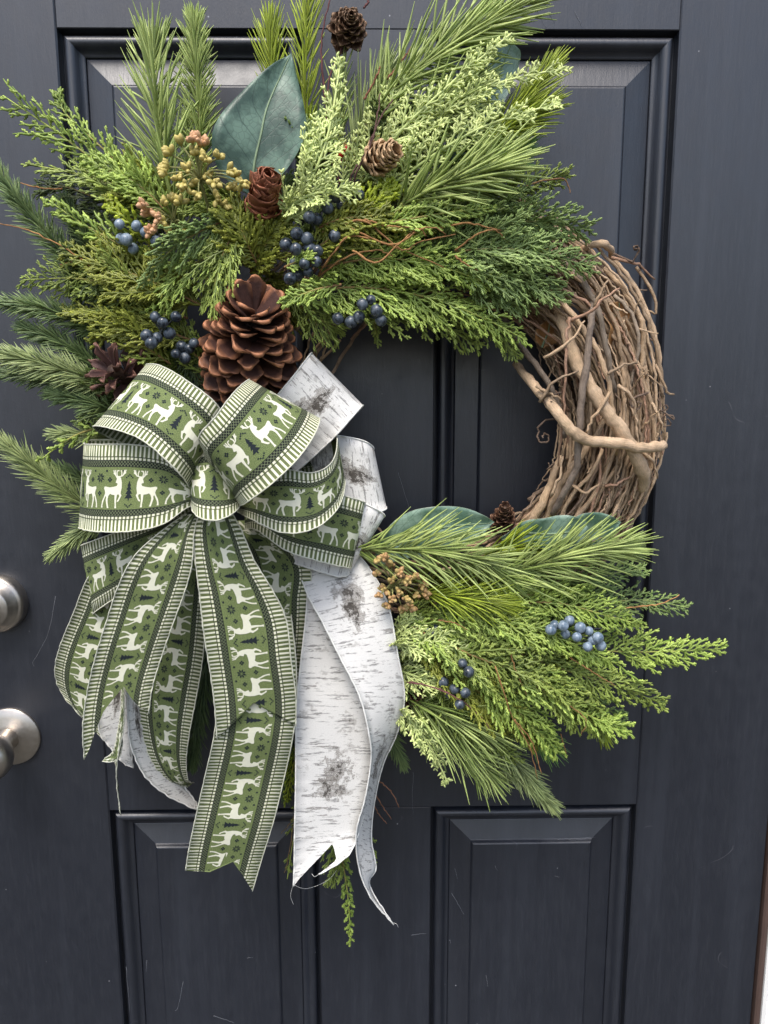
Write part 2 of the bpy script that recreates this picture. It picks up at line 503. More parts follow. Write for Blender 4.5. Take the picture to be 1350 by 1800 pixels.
for i in range(250):
    span = rng.uniform(0.9, 2.6)
    ph0 = rng.uniform(0, 2 * math.pi) if i < 80 else rng.uniform(-1.7, 0.35)
    n = int(span / 0.13) + 4
    psi = rng.uniform(0, 2 * math.pi); tw = rng.normal(0.25, 0.5)
    rho = math.sqrt(rng.uniform(0.2, 1.0))
    w1, w2, q1, q2 = rng.uniform(0, 6.3, 2).tolist() + rng.uniform(2, 6, 2).tolist()
    pts = []
    for k in range(n):
        f = k / (n - 1); ph = ph0 + span * f
        ps = psi + tw * span * f
        rr = rho + 0.06 * math.sin(w1 + q1 * ph)
        pts.append(ring_pt(ph, rr * math.cos(ps) + 0.04 * math.sin(w2 + q2 * ph), rr * math.sin(ps)))
    r0 = rng.choice([0.0009, 0.0012, 0.0016, 0.0021, 0.0028], p=[0.28, 0.33, 0.24, 0.11, 0.04])
    vine(np.array(pts), [r0 * 1.1, r0, r0 * 0.8], VC[rng.integers(len(VC))])
# the vines one can pick out on the bare side
SPECIAL = [
    ([(975, 520, .06), (995, 585, .085), (1020, 650, .100), (1052, 702, .108), (1085, 748, .108), (1112, 792, .102), (1130, 832, .090), (1127, 862, .068), (1100, 890, .04)], [.0068, .0082, .0088, .0086, .0080], VC[3]),
    ([(905, 640, .045), (930, 668, .075), (950, 690, .100), (975, 718, .112), (1000, 752, .118), (1028, 772, .118), (1075, 778, .115), (1128, 788, .108), (1168, 782, .100)], [.0050, .0060, .0066, .0072, .0066, .0060], VC[3]),
    ([(880, 548, .06), (905, 590, .07), (932, 628, .078), (962, 672, .082), (985, 720, .080), (992, 770, .075)], [.0058, .0055, .0050, .0045], (0.19, 0.15, 0.115)),
    ([(1012, 445, .055), (1030, 434, .070), (1055, 428, .075), (1072, 436, .062), (1076, 452, .04)], [.0058, .0064, .0062], VC[3]),
    ([(1046, 520, .085), (1036, 580, .104), (1030, 640, .112), (1022, 700, .114), (1018, 760, .110), (1012, 820, .105), (990, 870, .095), (970, 905, .08)], [.0058, .0062, .0060, .0058], (0.23, 0.18, 0.14)),
    ([(960, 505, .085), (1000, 545, .098), (1040, 600, .105), (1066, 660, .108), (1078, 730, .106), (1085, 800, .09)], [.0046, .0044, .0036], VC[0]),
    ([(1000, 470, .080), (1040, 520, .092), (1058, 570, .098), (1070, 630, .098), (1080, 690, .092)], [.0056, .0050, .0042], (0.22, 0.175, 0.13)),
    ([(1080, 520, .075), (1105, 545, .082), (1122, 590, .084), (1118, 635, .082), (1108, 680, .078)], [.0032, .0030, .0028], (0.33, 0.26, 0.19)),
    ([(1060, 470, .062), (1100, 515, .072), (1128, 570, .076), (1128, 640, .074), (1118, 700, .07), (1110, 780, .06)], [.0048, .0046, .0040], VC[0]),
    ([(1075, 450, .05), (1120, 510, .058), (1150, 590, .060), (1162, 670, .058), (1158, 750, .052), (1140, 830, .045)], [.0042, .0042, .0036], VC[3]),
    ([(960, 925, .07), (972, 880, .082), (1000, 830, .09), (1030, 790, .09), (1062, 735, .085), (1075, 660, .08)], [.0062, .0056, .0046], VC[1]),
    ([(890, 935, .055), (930, 920, .07), (952, 885, .078), (968, 850, .076), (985, 800, .07)], [.0072, .0068, .0052, .0036], VC[0]),
    ([(1010, 915, .075), (1050, 870, .085), (1085, 815, .085), (1108, 760, .08)], [.0042, .0038, .003], VC[0]),
    ([(1040, 915, .07), (1075, 880, .078), (1105, 845, .075), (1130, 800, .07)], [.0038, .0034, .003], VC[5]),
    ([(1070, 910, .06), (1100, 880, .066), (1128, 845, .062), (1148, 790, .055)], [.0036, .0032, .0028], VC[3]),
    ([(985, 915, .085), (1005, 870, .094), (1040, 830, .098), (1060, 790, .096)], [.0036, .0034, .003], VC[0]),
]
for pts, r, c in SPECIAL:
    vine(PP(*pts), np.array(r) * (0.72 if np.max(r) > 0.0068 else 0.52), c, sides=9)
TWIGS = [
    [(995, 567, .104), (1040, 545, .116), (1062, 525, .118), (1090, 508, .112)], [(1046, 540, .116), (1058, 510, .118), (1068, 492, .116)],
    [(957, 630, .104), (985, 612, .112), (1010, 592, .116), (1028, 562, .112)], [(948, 706, .11), (966, 678, .116), (990, 662, .118), (1018, 652, .118)],
    [(945, 680, .105), (962, 690, .112), (985, 700, .114)], [(1068, 658, .114), (1095, 642, .112), (1120, 638, .10)],
    [(1000, 560, .11), (996, 600, .112), (994, 660, .112), (990, 740, .105), (980, 820, .09)], [(1086, 678, .112), (1105, 690, .112), (1118, 715, .108), (1112, 735, .104)],
    [(1150, 640, .07), (1165, 665, .075), (1172, 690, .075), (1186, 692, .07)], [(1140, 700, .08), (1158, 730, .085), (1166, 760, .082)],
    [(1120, 470, .06), (1150, 520, .062), (1153, 552, .06), (1140, 545, .058)], [(1075, 452, .062), (1110, 462, .066), (1128, 468, .064), (1152, 494, .06)],
    [(1060, 855, .09), (1085, 850, .096), (1105, 838, .092)], [(1000, 850, .10), (1030, 866, .104), (1052, 850, .102)],
    [(900, 905, .06), (920, 900, .066), (938, 888, .064)], [(905, 920, .06), (925, 895, .07), (940, 872, .066)],
    [(1072, 690, .115), (1040, 740, .118), (1030, 760, .116)], [(1120, 790, .09), (1150, 812, .085), (1155, 840, .075)],
    [(1100, 700, .1), (1092, 760, .104), (1070, 820, .1), (1050, 890, .085)], [(968, 870, .09), (985, 835, .096), (990, 800, .092)],
]
for p in TWIGS:
    vine(PP(*p), [.0017, .0013, .0008], VC[rng.integers(6)], knots=True, sides=5, name='twig')


def spiral(cx, cy, d, pts, turns, r0, rad):
    path = [P(*q) for q in pts]
    for k in range(22):
        f = k / 21; a = turns * 2 * math.pi * f + math.atan2(-(pts[-1][1] - cy), pts[-1][0] - cx); r = r0 * (1 - 0.85 * f)
        path.append(P(cx + r * math.cos(a), cy - r * math.sin(a), d + 0.004 * f))
    vine(np.array(path), [rad, rad * 0.8, rad * 0.6], (0.16, 0.11, 0.08), knots=False, sides=5, name='tendril')


spiral(957, 768, .10, [(985, 736, .105), (960, 738, .10), (944, 752, .10)], 1.3, 14, .0010)
spiral(1117, 437, .07, [(1078, 446, .06), (1100, 462, .066), (1120, 455, .07), (1122, 440, .07)], 1.1, 6, .0012)
spiral(1172, 742, .07, [(1150, 720, .07), (1165, 725, .07), (1184, 738, .07)], 1.5, 14, .0009)
spiral(968, 708, .11, [(985, 690, .11), (966, 688, .112), (958, 700, .112)], 0.8, 12, .0010)
spiral(1120, 710, .105, [(1140, 692, .10), (1126, 694, .105), (1112, 705, .106)], 0.9, 14, .0011)
spiral(1168, 715, .075, [(1150, 690, .07), (1160, 700, .075), (1164, 708, .075)], 1.2, 10, .0009)
for k in range(70):                       # short snapped side twigs all over the bare vines
    ph = rng.uniform(-1.0, 0.75); ps = rng.uniform(-0.3, 3.4)
    o = ring_pt(ph, 0.9 * math.cos(ps), 0.9 * math.sin(ps))
    tdir = np.array([-math.sin(ph), 0, math.cos(ph)]) * rng.choice([-1, 1])
    out = np.array([math.cos(ph) * math.cos(ps), -math.sin(ps), math.sin(ph) * math.cos(ps)])
    L = rng.uniform(0.008, 0.03)
    vine(np.array([o, o + (tdir * .7 + out * .5) * L * .5, o + (tdir * .8 + out * rng.uniform(.2, .9)) * L]), [.0014, .0010, .0006], VC[rng.integers(6)], knots=False, sides=5, name='twig')


# ------------------------------------------------------------------ evergreen sprigs
def mixc(a, b, f):
    return np.asarray(a)[None] * (1 - f[:, None]) + np.asarray(b)[None] * f[:, None]


def frames(p):
    T = nrm(np.gradient(p, axis=0))
    ref = np.array([0.05, -1.0, 0.08])
    U = nrm(np.cross(T, ref)); B = np.cross(U, T)
    return T, U, B


GREENS = dict(
    long=((0.120, 0.180, 0.040), (0.330, 0.410, 0.150)),
    yellow=((0.120, 0.170, 0.014), (0.285, 0.365, 0.040)),
    spruce=((0.046, 0.090, 0.033), (0.165, 0.230, 0.090)),
    dark=((0.028, 0.058, 0.021), (0.088, 0.132, 0.048)),
    pale=((0.100, 0.145, 0.052), (0.285, 0.350, 0.155)),
    bright=((0.065, 0.155, 0.030), (0.165, 0.310, 0.075)),
    cedar=((0.080, 0.122, 0.022), (0.230, 0.300, 0.070)),
    olive=((0.080, 0.104, 0.014), (0.205, 0.235, 0.038)),
    fresh=((0.095, 0.160, 0.024), (0.290, 0.390, 0.090)),
    blue=((0.068, 0.118, 0.034), (0.200, 0.285, 0.095)),
    lime=((0.150, 0.205, 0.014), (0.330, 0.410, 0.038)),
    star=((0.200, 0.275, 0.085), (0.430, 0.530, 0.215)),
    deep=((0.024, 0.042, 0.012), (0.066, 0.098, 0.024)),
)


GREENS = {k: tuple(tuple(min(0.85, x * f * q) for x, f in zip(c, (1.38, 1.30, 1.22))) for c, q in zip(v, (1.08, 1.30))) for k, v in GREENS.items()}


def pine(label, pts, nl, n, ang=38, kind='long', name='pine_sprig', thick=0.00055, tipfall=0.35, stem=0.0013, curl=0.18, group='pine and spruce sprigs of the wreath', flat=0.8, jit=0.2):
    spr = 'spruce' in name
    n = int(n * (0.8 if nl > 0.026 else (1.45 if spr else 1.0))); thick = thick * (1.25 if spr else 1.0); nl = nl * (0.80 if spr else 1.0)
    path = catmull(PP(*pts), 40)
    o = thing(name, label, 'pine sprig' if 'pine' in name else 'spruce sprig', path[0], group)
    T, U, B = frames(path)
    V, F = tube(path, np.linspace(stem, stem * 0.5, 40), 6)
    c0, c1 = GREENS[kind]
    sc = np.repeat(mixc(np.array([0.10, 0.075, 0.03]), np.array(c0), np.linspace(0, 1, 40)), 6, 0)
    part('stem', o, V, F, M_STEM, True, col=sc)
    t = np.sort(np.concatenate([rng.uniform(0.03, 1.0, n - n // 7), 1 - np.abs(rng.normal(0, 0.02, n // 7))]))
    idx = np.clip(t * 39, 0, 38.999); i0 = idx.astype(int); f = (idx - i0)[:, None]
    lerp = lambda A: A[i0] * (1 - f) + A[np.minimum(i0 + 1, 39)] * f
    O, t_, u_, b_ = lerp(path), nrm(lerp(T)), nrm(lerp(U)), nrm(lerp(B))
    ph = np.arange(n) * 2.39996 + rng.normal(0, 0.25, n)
    a = np.radians(ang) * (1 - 0.45 * t ** 3) * rng.normal(1, jit, n)
    rad = np.cos(ph)[:, None] * u_ + flat * np.sin(ph)[:, None] * b_
    D = nrm(np.cos(a)[:, None] * t_ + np.sin(a)[:, None] * nrm(rad) * np.linalg.norm(rad, axis=1, keepdims=True) + rng.normal(0, 0.04, (n, 3)))
    L = 1.22 * nl * rng.normal(1, 0.12, n) * (1 - tipfall * t ** 4) * np.minimum(1, 0.55 + t * 2.2)
    Bd = t_ * rng.uniform(0.3, 1.0, n)[:, None] * curl + np.array([0, 0, -0.05])
    R = np.full(n, thick) * rng.uniform(0.85, 1.2, n)
    m = rng.beta(2, 2, n)
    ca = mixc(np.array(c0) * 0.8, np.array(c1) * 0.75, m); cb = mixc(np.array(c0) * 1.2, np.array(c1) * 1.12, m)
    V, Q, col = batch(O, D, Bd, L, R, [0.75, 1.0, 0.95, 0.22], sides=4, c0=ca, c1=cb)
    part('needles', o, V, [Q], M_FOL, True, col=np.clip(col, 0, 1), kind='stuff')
    return o


def cedar(label, pts, width, kind='cedar', name='cedar_sprig', ns=34, r=0.00075, spacing=0.0042, lev3=True, ang=40, tilt=0.35, tl=0.36, env=0.7, brown=True, group='cedar sprigs of the wreath', sparse=0.0, beads=7, droop=0.0, fan=0.2, cat='cedar sprig', stemr=0.0011):
    path = catmull(PP(*pts), 40)
    o = thing(name, label, cat, path[0], group)
    T, _, _ = frames(path)
    nr = nrm(np.array([rng.normal(0, tilt), -1.0, rng.normal(0.15, tilt)]))
    c0, c1 = (np.array(c) for c in GREENS[kind])
    width, ns, r = width * 1.18, int(ns * 1.2), r * 1.12
    V, F = tube(path, np.linspace(stemr, stemr * 0.55, 40), 6)
    bc = np.array([0.20, 0.105, 0.045]) if brown else c0 * 1.25
    part('stem', o, V, F, M_STEM, True, col=np.repeat(mixc(bc, c1 * 0.8, np.linspace(0, 1, 40) ** 1.5), 6, 0))
    E = []                              # (O, D, B, L, R, S, shade)
    sgn = 1.0
    for i in range(ns):
        t = (i + rng.uniform(0.2, 0.8)) / ns
        sgn = -sgn
        if rng.uniform() < sparse: continue
        k = min(int(t * 39), 38)
        tt = T[k]; nn = nrm(nr + rng.normal(0, 0.22, 3)); xx = nrm(np.cross(nn, tt)) * sgn
        a = math.radians(ang * rng.uniform(0.75, 1.2) * (1 - 0.25 * t))
        D = nrm(math.cos(a) * tt + math.sin(a) * xx + nn * rng.normal(0.0, fan))
        L = width * (0.16 + 0.84 * min(1.0, 0.5 + 2.0 * t) * (1 - t) ** env) * rng.uniform(0.7, 1.12)
        Bv = tt * 0.22 + np.array([0, 0, -droop]) + rng.normal(0, 0.05, 3)
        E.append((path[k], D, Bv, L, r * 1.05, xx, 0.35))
        m = max(2, int(L / spacing)); s2 = rng.choice([-1.0, 1.0])
        for j in range(m):
            s = (j + 0.6) / (m + 0.3); s2 = -s2
            p2 = path[k] + L * (D * s + Bv * s * s); t2 = nrm(D + 2 * Bv * s)
            x2 = nrm(np.cross(nn, t2)) * s2
            a2 = math.radians(rng.uniform(28, 46))
            D2 = nrm(math.cos(a2) * t2 + math.sin(a2) * x2 + nn * rng.normal(0, fan))
            L2 = max(0.004, L * tl * (1.05 - 0.75 * s) * rng.uniform(0.7, 1.2))
            B2 = t2 * 0.2 + np.array([0, 0, -droop * .6])
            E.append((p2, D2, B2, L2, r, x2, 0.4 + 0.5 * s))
            if lev3 and L2 > 0.0075:
                for s3 in (0.35, 0.65):
                    p3 = p2 + L2 * (D2 * s3 + B2 * s3 * s3); t3 = nrm(D2 + 2 * B2 * s3)
                    x3 = nrm(np.cross(nn, t3)) * (1 if s3 < .5 else -1) * s2
                    D3 = nrm(0.82 * t3 + 0.57 * x3 + nn * rng.normal(0, 0.15))
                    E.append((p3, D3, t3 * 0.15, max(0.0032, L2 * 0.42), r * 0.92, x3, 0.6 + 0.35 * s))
    O, D, B, L, R, S, sh = (np.array(x) for x in zip(*E))
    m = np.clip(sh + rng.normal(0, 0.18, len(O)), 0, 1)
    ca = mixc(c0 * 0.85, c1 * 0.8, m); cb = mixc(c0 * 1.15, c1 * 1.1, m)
    prof = np.array([0.9] + [1.12 if q % 2 else 0.92 for q in range(beads - 2)] + [0.4])
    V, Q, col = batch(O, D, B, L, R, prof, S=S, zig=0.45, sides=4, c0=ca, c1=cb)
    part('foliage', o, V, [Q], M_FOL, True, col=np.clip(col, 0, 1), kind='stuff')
    return o


def star(label, pts, width, ns=26, kind='star', ang=48, group='pale cypress sprigs of the wreath', stemr=0.0015, sparse=0.0):
    """Pale cypress: a thick stem with side shoots that end in stubby star-like tips."""
    path = catmull(PP(*pts), 40)
    o = thing('cypress_sprig', label, 'cypress sprig', path[0], group)
    T, _, _ = frames(path)
    c0, c1 = (np.array(c) for c in GREENS[kind])
    V, F = tube(path, np.linspace(stemr, stemr * 0.5, 40), 7)
    part('stem', o, V, F, M_STEM, True, col=np.repeat(mixc(c0 * 0.85, c1 * 0.8, np.linspace(0, 1, 40)), 7, 0))
    E = []
    ns = int(ns * 0.5); sd = 1.0
    for i in range(ns):
        if rng.uniform() < sparse: continue
        t = (i + 0.5) / ns; k = min(int(t * 39), 38); tt = T[k]
        for rep in range(2):
            sd = -sd
            nn = nrm(np.array([rng.normal(0, .28), -1.0, rng.normal(0, .28)]))
            xx = nrm(np.cross(nn, tt)); yy = np.cross(tt, xx)
            ph = rng.normal(0, 0.55)
            rd = sd * math.cos(ph) * xx + math.sin(ph) * yy * 0.7
            a = math.radians(ang * rng.uniform(0.75, 1.2) * (1 - .3 * t))
            D = nrm(math.cos(a) * tt + math.sin(a) * rd)
            L = 1.5 * width * (0.20 + 0.80 * (1 - t) ** 0.8) * rng.uniform(0.55, 1.1)
            Bv = tt * 0.22 + rng.normal(0, .06, 3)
            E.append((path[k], D, Bv, L, 0.00105, xx, 0.4))
            m = max(2, int(L / 0.0052))
            for j in range(m + 1):
                s = (j + 0.9) / (m + 0.9); p2 = path[k] + L * (D * s + Bv * s * s); t2 = nrm(D + 2 * Bv * s)
                base2 = nrm(np.cross(nn, t2))
                for sg in (-1, 1):
                    if rng.uniform() < 0.15: continue
                    D2 = nrm(t2 * 0.74 + base2 * sg * 0.66 + nn * rng.normal(0.08, 0.22))
                    L2 = (0.0034 + 0.30 * L * (1 - s)) * rng.uniform(0.7, 1.15)
                    E.append((p2, D2, t2 * .2, L2, 0.00105, base2, 0.5 + .45 * s))
                    if L2 > 0.0052:
                        for s3, sg3 in ((0.45, 1), (0.75, -1)):
                            p3 = p2 + L2 * (D2 * s3 + t2 * .2 * s3 * s3); b3 = nrm(np.cross(nn, D2))
                            E.append((p3, nrm(D2 * .75 + b3 * sg3 * .66), t2 * .1, rng.uniform(.0028, .0046), 0.0010, b3, 0.7 + .3 * s))
    O, D, B, L, R, S, sh = (np.array(x) for x in zip(*E))
    m = np.clip(sh + rng.normal(0, 0.17, len(O)), 0, 1)
    ca = mixc(c0 * 0.9, c1 * 0.85, m); cb = mixc(c0 * 1.15, c1 * 1.1, m)
    V, Q, col = batch(O, D, B, L, R, [0.85, 1.0, 0.95, 0.25], S=S, sides=4, c0=ca, c1=cb)
    part('foliage', o, V, [Q], M_FOL, True, col=np.clip(col, 0, 1), kind='stuff')
    return o


mm = 0.001
# --- pine and spruce, upper half
pine('long-needled pine sprig standing upright against the upper left panel', [(318, 430, .085), (296, 330, .085), (280, 220, .08), (268, 95, .075)], 44 * mm, 270, 42, 'long', thick=0.00104, stem=.0017)
pine('narrow fir sprig standing upright between the tall pine sprig and the big leaf', [(352, 320, .07), (350, 210, .07), (345, 120, .065), (342, 48, .06)], 22 * mm, 380, 46, 'long', thick=0.00078)
pine('small fir tip behind the yellow seed buds', [(335, 320, .075), (330, 262, .075), (326, 215, .07)], 15 * mm, 110, 48, 'long')
pine('yellow green pine tuft left of the big leaf tip at the top', [(482, 200, .06), (476, 120, .06), (474, 55, .055)], 30 * mm, 120, 26, 'yellow', thick=0.00078)
pine('yellow green pine sprig rising above the tip of the big leaf', [(540, 260, .065), (536, 150, .065), (538, 50, .06), (545, -40, .055)], 30 * mm, 190, 28, 'yellow', thick=0.00078)
pine('slim pine sprig behind the stem of the topmost cone', [(585, 330, .06), (592, 230, .06), (600, 140, .06)], 30 * mm, 110, 30, 'long', thick=0.00078)
pine('big long-needled pine sprig fanning out to the top edge of the picture', [(630, 240, .10), (690, 160, .10), (770, 95, .095), (850, 45, .09), (915, 0, .08)], 46 * mm, 260, 42, 'long', thick=0.00104, stem=.0018)
pine('pine sprig with upright needles right of the pale cypress', [(620, 300, .075), (640, 220, .08), (668, 150, .08)], 40 * mm, 110, 26, 'pale', thick=0.00091)
pine('yellow green pine tuft pointing up beside the pale leaf', [(850, 250, .075), (900, 200, .075), (955, 135, .07)], 34 * mm, 140, 26, 'yellow', thick=0.00078)
pine('yellow green pine tuft pointing at the upper right door panel', [(830, 260, .085), (890, 225, .085), (945, 195, .08)], 34 * mm, 150, 26, 'yellow', thick=0.00078)
pine('bright green pine tuft half hidden below the yellow green tufts', [(830, 320, .06), (870, 290, .06), (905, 268, .055)], 28 * mm, 150, 36, 'bright', thick=0.00078)
pine('large pine sprig with long curved needles above the bare vines', [(690, 372, .115), (745, 340, .125), (800, 318, .125), (850, 300, .12), (872, 290, .118)], 44 * mm, 230, 42, 'long', thick=0.00117, stem=.0019, flat=.9)
pine('dark pine sprig under the large curved pine sprig', [(680, 390, .07), (750, 370, .075), (830, 350, .07)], 36 * mm, 150, 36, 'dark', thick=0.00091)
# --- left side spruce
S = 'spruce_sprig'
pine('dark spruce branch reaching up to the left edge beside the cedar', [(215, 560, .075), (150, 490, .08), (85, 415, .08), (35, 355, .08), (-5, 300, .075)], 21 * mm, 420, 50, 'spruce', S, .00055, stem=.0016)
pine('short dark spruce sprig between the left spruce branch and the cedar', [(190, 480, .065), (150, 420, .065), (118, 360, .06)], 19 * mm, 200, 48, 'dark', S)
pine('spruce branch lying level across the left edge, highest of the level ones', [(190, 592, .08), (125, 560, .085), (60, 538, .085), (-5, 530, .08)], 18 * mm, 330, 52, 'spruce', S)
pine('spruce branch slanting up left from the dark open cone', [(215, 690, .075), (165, 640, .08), (105, 600, .08), (48, 578, .075)], 19 * mm, 330, 50, 'spruce', S)
pine('spruce branch with pale yellow tip leaving the left edge', [(215, 690, .095), (140, 660, .10), (60, 635, .10), (-20, 620, .095)], 22 * mm, 360, 48, 'pale', S)
pine('dark spruce branch drooping under the yellow tipped branch', [(225, 700, .06), (150, 680, .06), (70, 665, .06), (5, 655, .055)], 18 * mm, 300, 50, 'dark', S)
pine('spruce tip just above the green ribbon loop left of the open cone', [(240, 740, .09), (180, 715, .095), (130, 700, .09), (96, 692, .085)], 18 * mm, 240, 50, 'spruce', S)
pine('olive spruce tip poking out over the left ribbon loops', [(215, 775, .075), (160, 765, .08), (100, 762, .078)], 17 * mm, 180, 46, 'pale', S)
pine('long grey green spruce branch slanting to the left edge beside the bow', [(230, 930, .06), (160, 895, .065), (95, 850, .07), (40, 805, .07), (-5, 772, .065)], 25 * mm, 380, 42, 'pale', S)
pine('short spruce tip between the ribbon loop and the long grey green branch', [(200, 880, .055), (150, 845, .055), (92, 820, .05)], 17 * mm, 190, 46, 'spruce', S)
pine('small spruce tip pointing down left below the left ribbon loop', [(200, 905, .055), (150, 930, .055), (98, 970, .05)], 19 * mm, 200, 40, 'pale', S)
pine('dark spruce branch hanging in the gap between the green tails', [(372, 1120, .05), (358, 1200, .055), (345, 1280, .055), (340, 1335, .05)], 22 * mm, 260, 34, 'dark', S)
pine('dark spruce tip sticking out behind the white tail', [(640, 1220, .06), (675, 1275, .065), (705, 1335, .06)], 20 * mm, 200, 36, 'spruce', S)
pine('dark fir needles showing between green and white tails', [(520, 1180, .05), (515, 1280, .05), (505, 1390, .045)], 20 * mm, 200, 36, 'dark', S)
# --- pine, lower right
pine('big light pine sprig lying just right of the white ribbon', [(610, 968, .105), (680, 966, .115), (760, 968, .12), (840, 985, .118), (875, 998, .112)], 42 * mm, 300, 44, 'long', thick=0.00104, stem=.0018)
pine('yellow green pine tuft between the two lower leaves', [(840, 985, .09), (890, 965, .095), (935, 950, .09)], 34 * mm, 150, 28, 'yellow', thick=0.00078)
pine('light pine sprig reaching right below the lower right leaf', [(840, 1020, .10), (920, 1000, .11), (1000, 975, .11), (1080, 962, .105)], 42 * mm, 280, 40, 'long', thick=0.00104, stem=.0017)
pine('small yellow pine sprig pointing right under the big light pine sprig', [(735, 1040, .115), (790, 1048, .125), (845, 1055, .125), (880, 1062, .12)], 28 * mm, 230, 38, 'yellow', thick=0.00078)
pine('pine sprig with drooping needles beside the lowest pale cypress', [(690, 1215, .095), (745, 1240, .105), (800, 1262, .105), (835, 1275, .10)], 44 * mm, 190, 46, 'long', thick=0.00104, flat=.9)
pine('bright green pine tuft under the lower cedar', [(880, 1220, .075), (920, 1265, .08), (955, 1300, .075)], 32 * mm, 170, 32, 'bright', thick=0.00078)
pine('pale fir branch hanging lowest on the right side', [(800, 1270, .06), (860, 1320, .07), (915, 1365, .07), (962, 1408, .065)], 22 * mm, 300, 36, 'pale', thick=0.00078)
pine('little olive pine tip poking out below the right cedar', [(1020, 1215, .06), (1040, 1250, .065), (1058, 1285, .06)], 24 * mm, 100, 24, 'yellow', thick=0.00091)

# --- cedar, upper left
C = cedar
C('light cedar sprig reaching farthest to the upper left', [(275, 385, .085), (215, 320, .085), (150, 270, .08), (85, 222, .075), (5, 168, .07)], 40 * mm, 'fresh', ns=24, spacing=.006, r=.0009, sparse=.12, env=.45)
C('green cedar sprig below the farthest reaching sprig', [(300, 400, .09), (230, 345, .09), (150, 310, .085), (45, 288, .075)], 38 * mm, 'cedar', ns=30, r=.0008)
C('dark cedar spray behind the upper left cedar', [(290, 430, .06), (210, 370, .06), (120, 330, .055), (70, 330, .05)], 40 * mm, 'deep', ns=36)
C('fresh cedar tip touching the door moulding at upper left', [(270, 360, .075), (200, 280, .07), (120, 205, .06), (100, 165, .055)], 24 * mm, 'fresh', ns=22, spacing=.006, r=.0010)
C('yellow green round-tipped cedar beside the blue berries at upper left', [(290, 470, .10), (255, 420, .11), (222, 385, .115), (185, 350, .11)], 20 * mm, 'lime', ns=16, r=.0014, spacing=.0062, lev3=False, tl=.45, name='arborvitae_sprig', cat='cedar sprig')
C('round-tipped cedar sprig pointing left above the spruce branch', [(290, 480, .10), (210, 430, .105), (140, 390, .10), (82, 350, .095)], 26 * mm, 'fresh', ns=22, r=.0012, spacing=.006, lev3=False, tl=.42, name='arborvitae_sprig', cat='cedar sprig')
C('cedar sprig with orange stem crossing the left spruce branch', [(330, 560, .105), (230, 510, .105), (140, 490, .10), (40, 492, .09)], 42 * mm, 'cedar', ns=34)
C('thick olive cedar spray fanning left of the large cone', [(360, 540, .11), (280, 500, .115), (200, 470, .11), (110, 440, .10)], 48 * mm, 'olive', ns=38, r=.0009)
C('olive cedar spray above the open dark cone', [(340, 600, .10), (260, 570, .105), (180, 550, .10), (115, 548, .09)], 42 * mm, 'olive', ns=36, r=.0009)
C('bead-tipped cedar spray between the berries and the dark open cone', [(300, 640, .10), (250, 605, .11), (200, 580, .11), (165, 600, .10)], 34 * mm, 'olive', ns=26, r=.0012, lev3=False, spacing=.0055)
C('grey green cedar sprig hanging below the yellow seed buds', [(400, 385, .125), (345, 410, .135), (300, 440, .135), (250, 500, .125)], 30 * mm, 'blue', ns=26, r=.0009, droop=.15)
C('pale cedar sprig drooping left of the large cone', [(420, 400, .125), (395, 440, .13), (380, 490, .13), (372, 540, .125)], 36 * mm, 'cedar', ns=30, droop=.25)
C('feathery cedar sprig left of the top of the large cone', [(420, 430, .115), (350, 460, .12), (300, 500, .12), (285, 560, .11)], 36 * mm, 'fresh', ns=30, droop=.15)
C('dark olive cedar fan right under the red brown cone', [(455, 470, .11), (435, 430, .125), (420, 395, .13), (400, 370, .13)], 34 * mm, 'olive', ns=34, r=.0011, ang=52)
C('dark olive cedar fan between the red brown cone and the dark berries', [(440, 480, .105), (460, 440, .115), (480, 410, .12), (492, 385, .12)], 32 * mm, 'olive', ns=30, r=.0011, ang=52)
C('small light cedar frond lying across the dark berries', [(500, 470, .135), (525, 458, .14), (545, 450, .142)], 14 * mm, 'fresh', ns=14, r=.0009)
C('cedar sprig under the left berries behind the top ribbon loop', [(370, 660, .09), (340, 620, .095), (310, 590, .095), (300, 560, .09)], 30 * mm, 'cedar', ns=28)
C('cedar sprig bridging from berries to the green ribbon loop', [(300, 580, .085), (330, 630, .09), (355, 680, .09)], 30 * mm, 'deep', ns=26)
C('thin cedar sprig drooping at the left end of the ribbon loops', [(215, 745, .095), (160, 755, .10), (115, 775, .10), (72, 808, .095)], 17 * mm, 'fresh', ns=16, spacing=.006, r=.0011, sparse=.1)
# --- cedar, upper arc over the hole
C('long cedar sprig with bright tips hanging into the wreath opening', [(520, 520, .10), (620, 505, .115), (740, 520, .115), (840, 555, .11), (925, 598, .10)], 46 * mm, 'fresh', ns=46, r=.0009, droop=.12)
C('cedar sprig hanging over the top of the wreath opening', [(560, 540, .09), (660, 530, .10), (750, 555, .10), (840, 610, .09)], 40 * mm, 'cedar', ns=38, r=.0009, droop=.2)
C('cedar sprig with yellow green tips along the orange twigs', [(560, 470, .115), (660, 455, .125), (760, 465, .125), (880, 505, .115)], 40 * mm, 'fresh', ns=38, r=.0009)
C('olive cedar spray over the middle of the upper arc', [(540, 450, .12), (600, 410, .13), (680, 395, .13), (770, 400, .12)], 34 * mm, 'olive', ns=32, r=.0010)
C('cedar spray with fine blue green tips over the vines', [(720, 460, .10), (820, 440, .115), (920, 440, .115), (1045, 470, .10)], 52 * mm, 'blue', ns=52, r=.0008)
C('blue green cedar spray reaching right above the bare vines', [(740, 420, .09), (850, 395, .10), (950, 390, .10), (1040, 405, .085)], 48 * mm, 'blue', ns=46, r=.0008)
C('cedar sprig curling up toward the right door panel', [(760, 410, .075), (850, 365, .08), (930, 325, .08), (1000, 305, .075)], 34 * mm, 'cedar', ns=36, r=.0008)
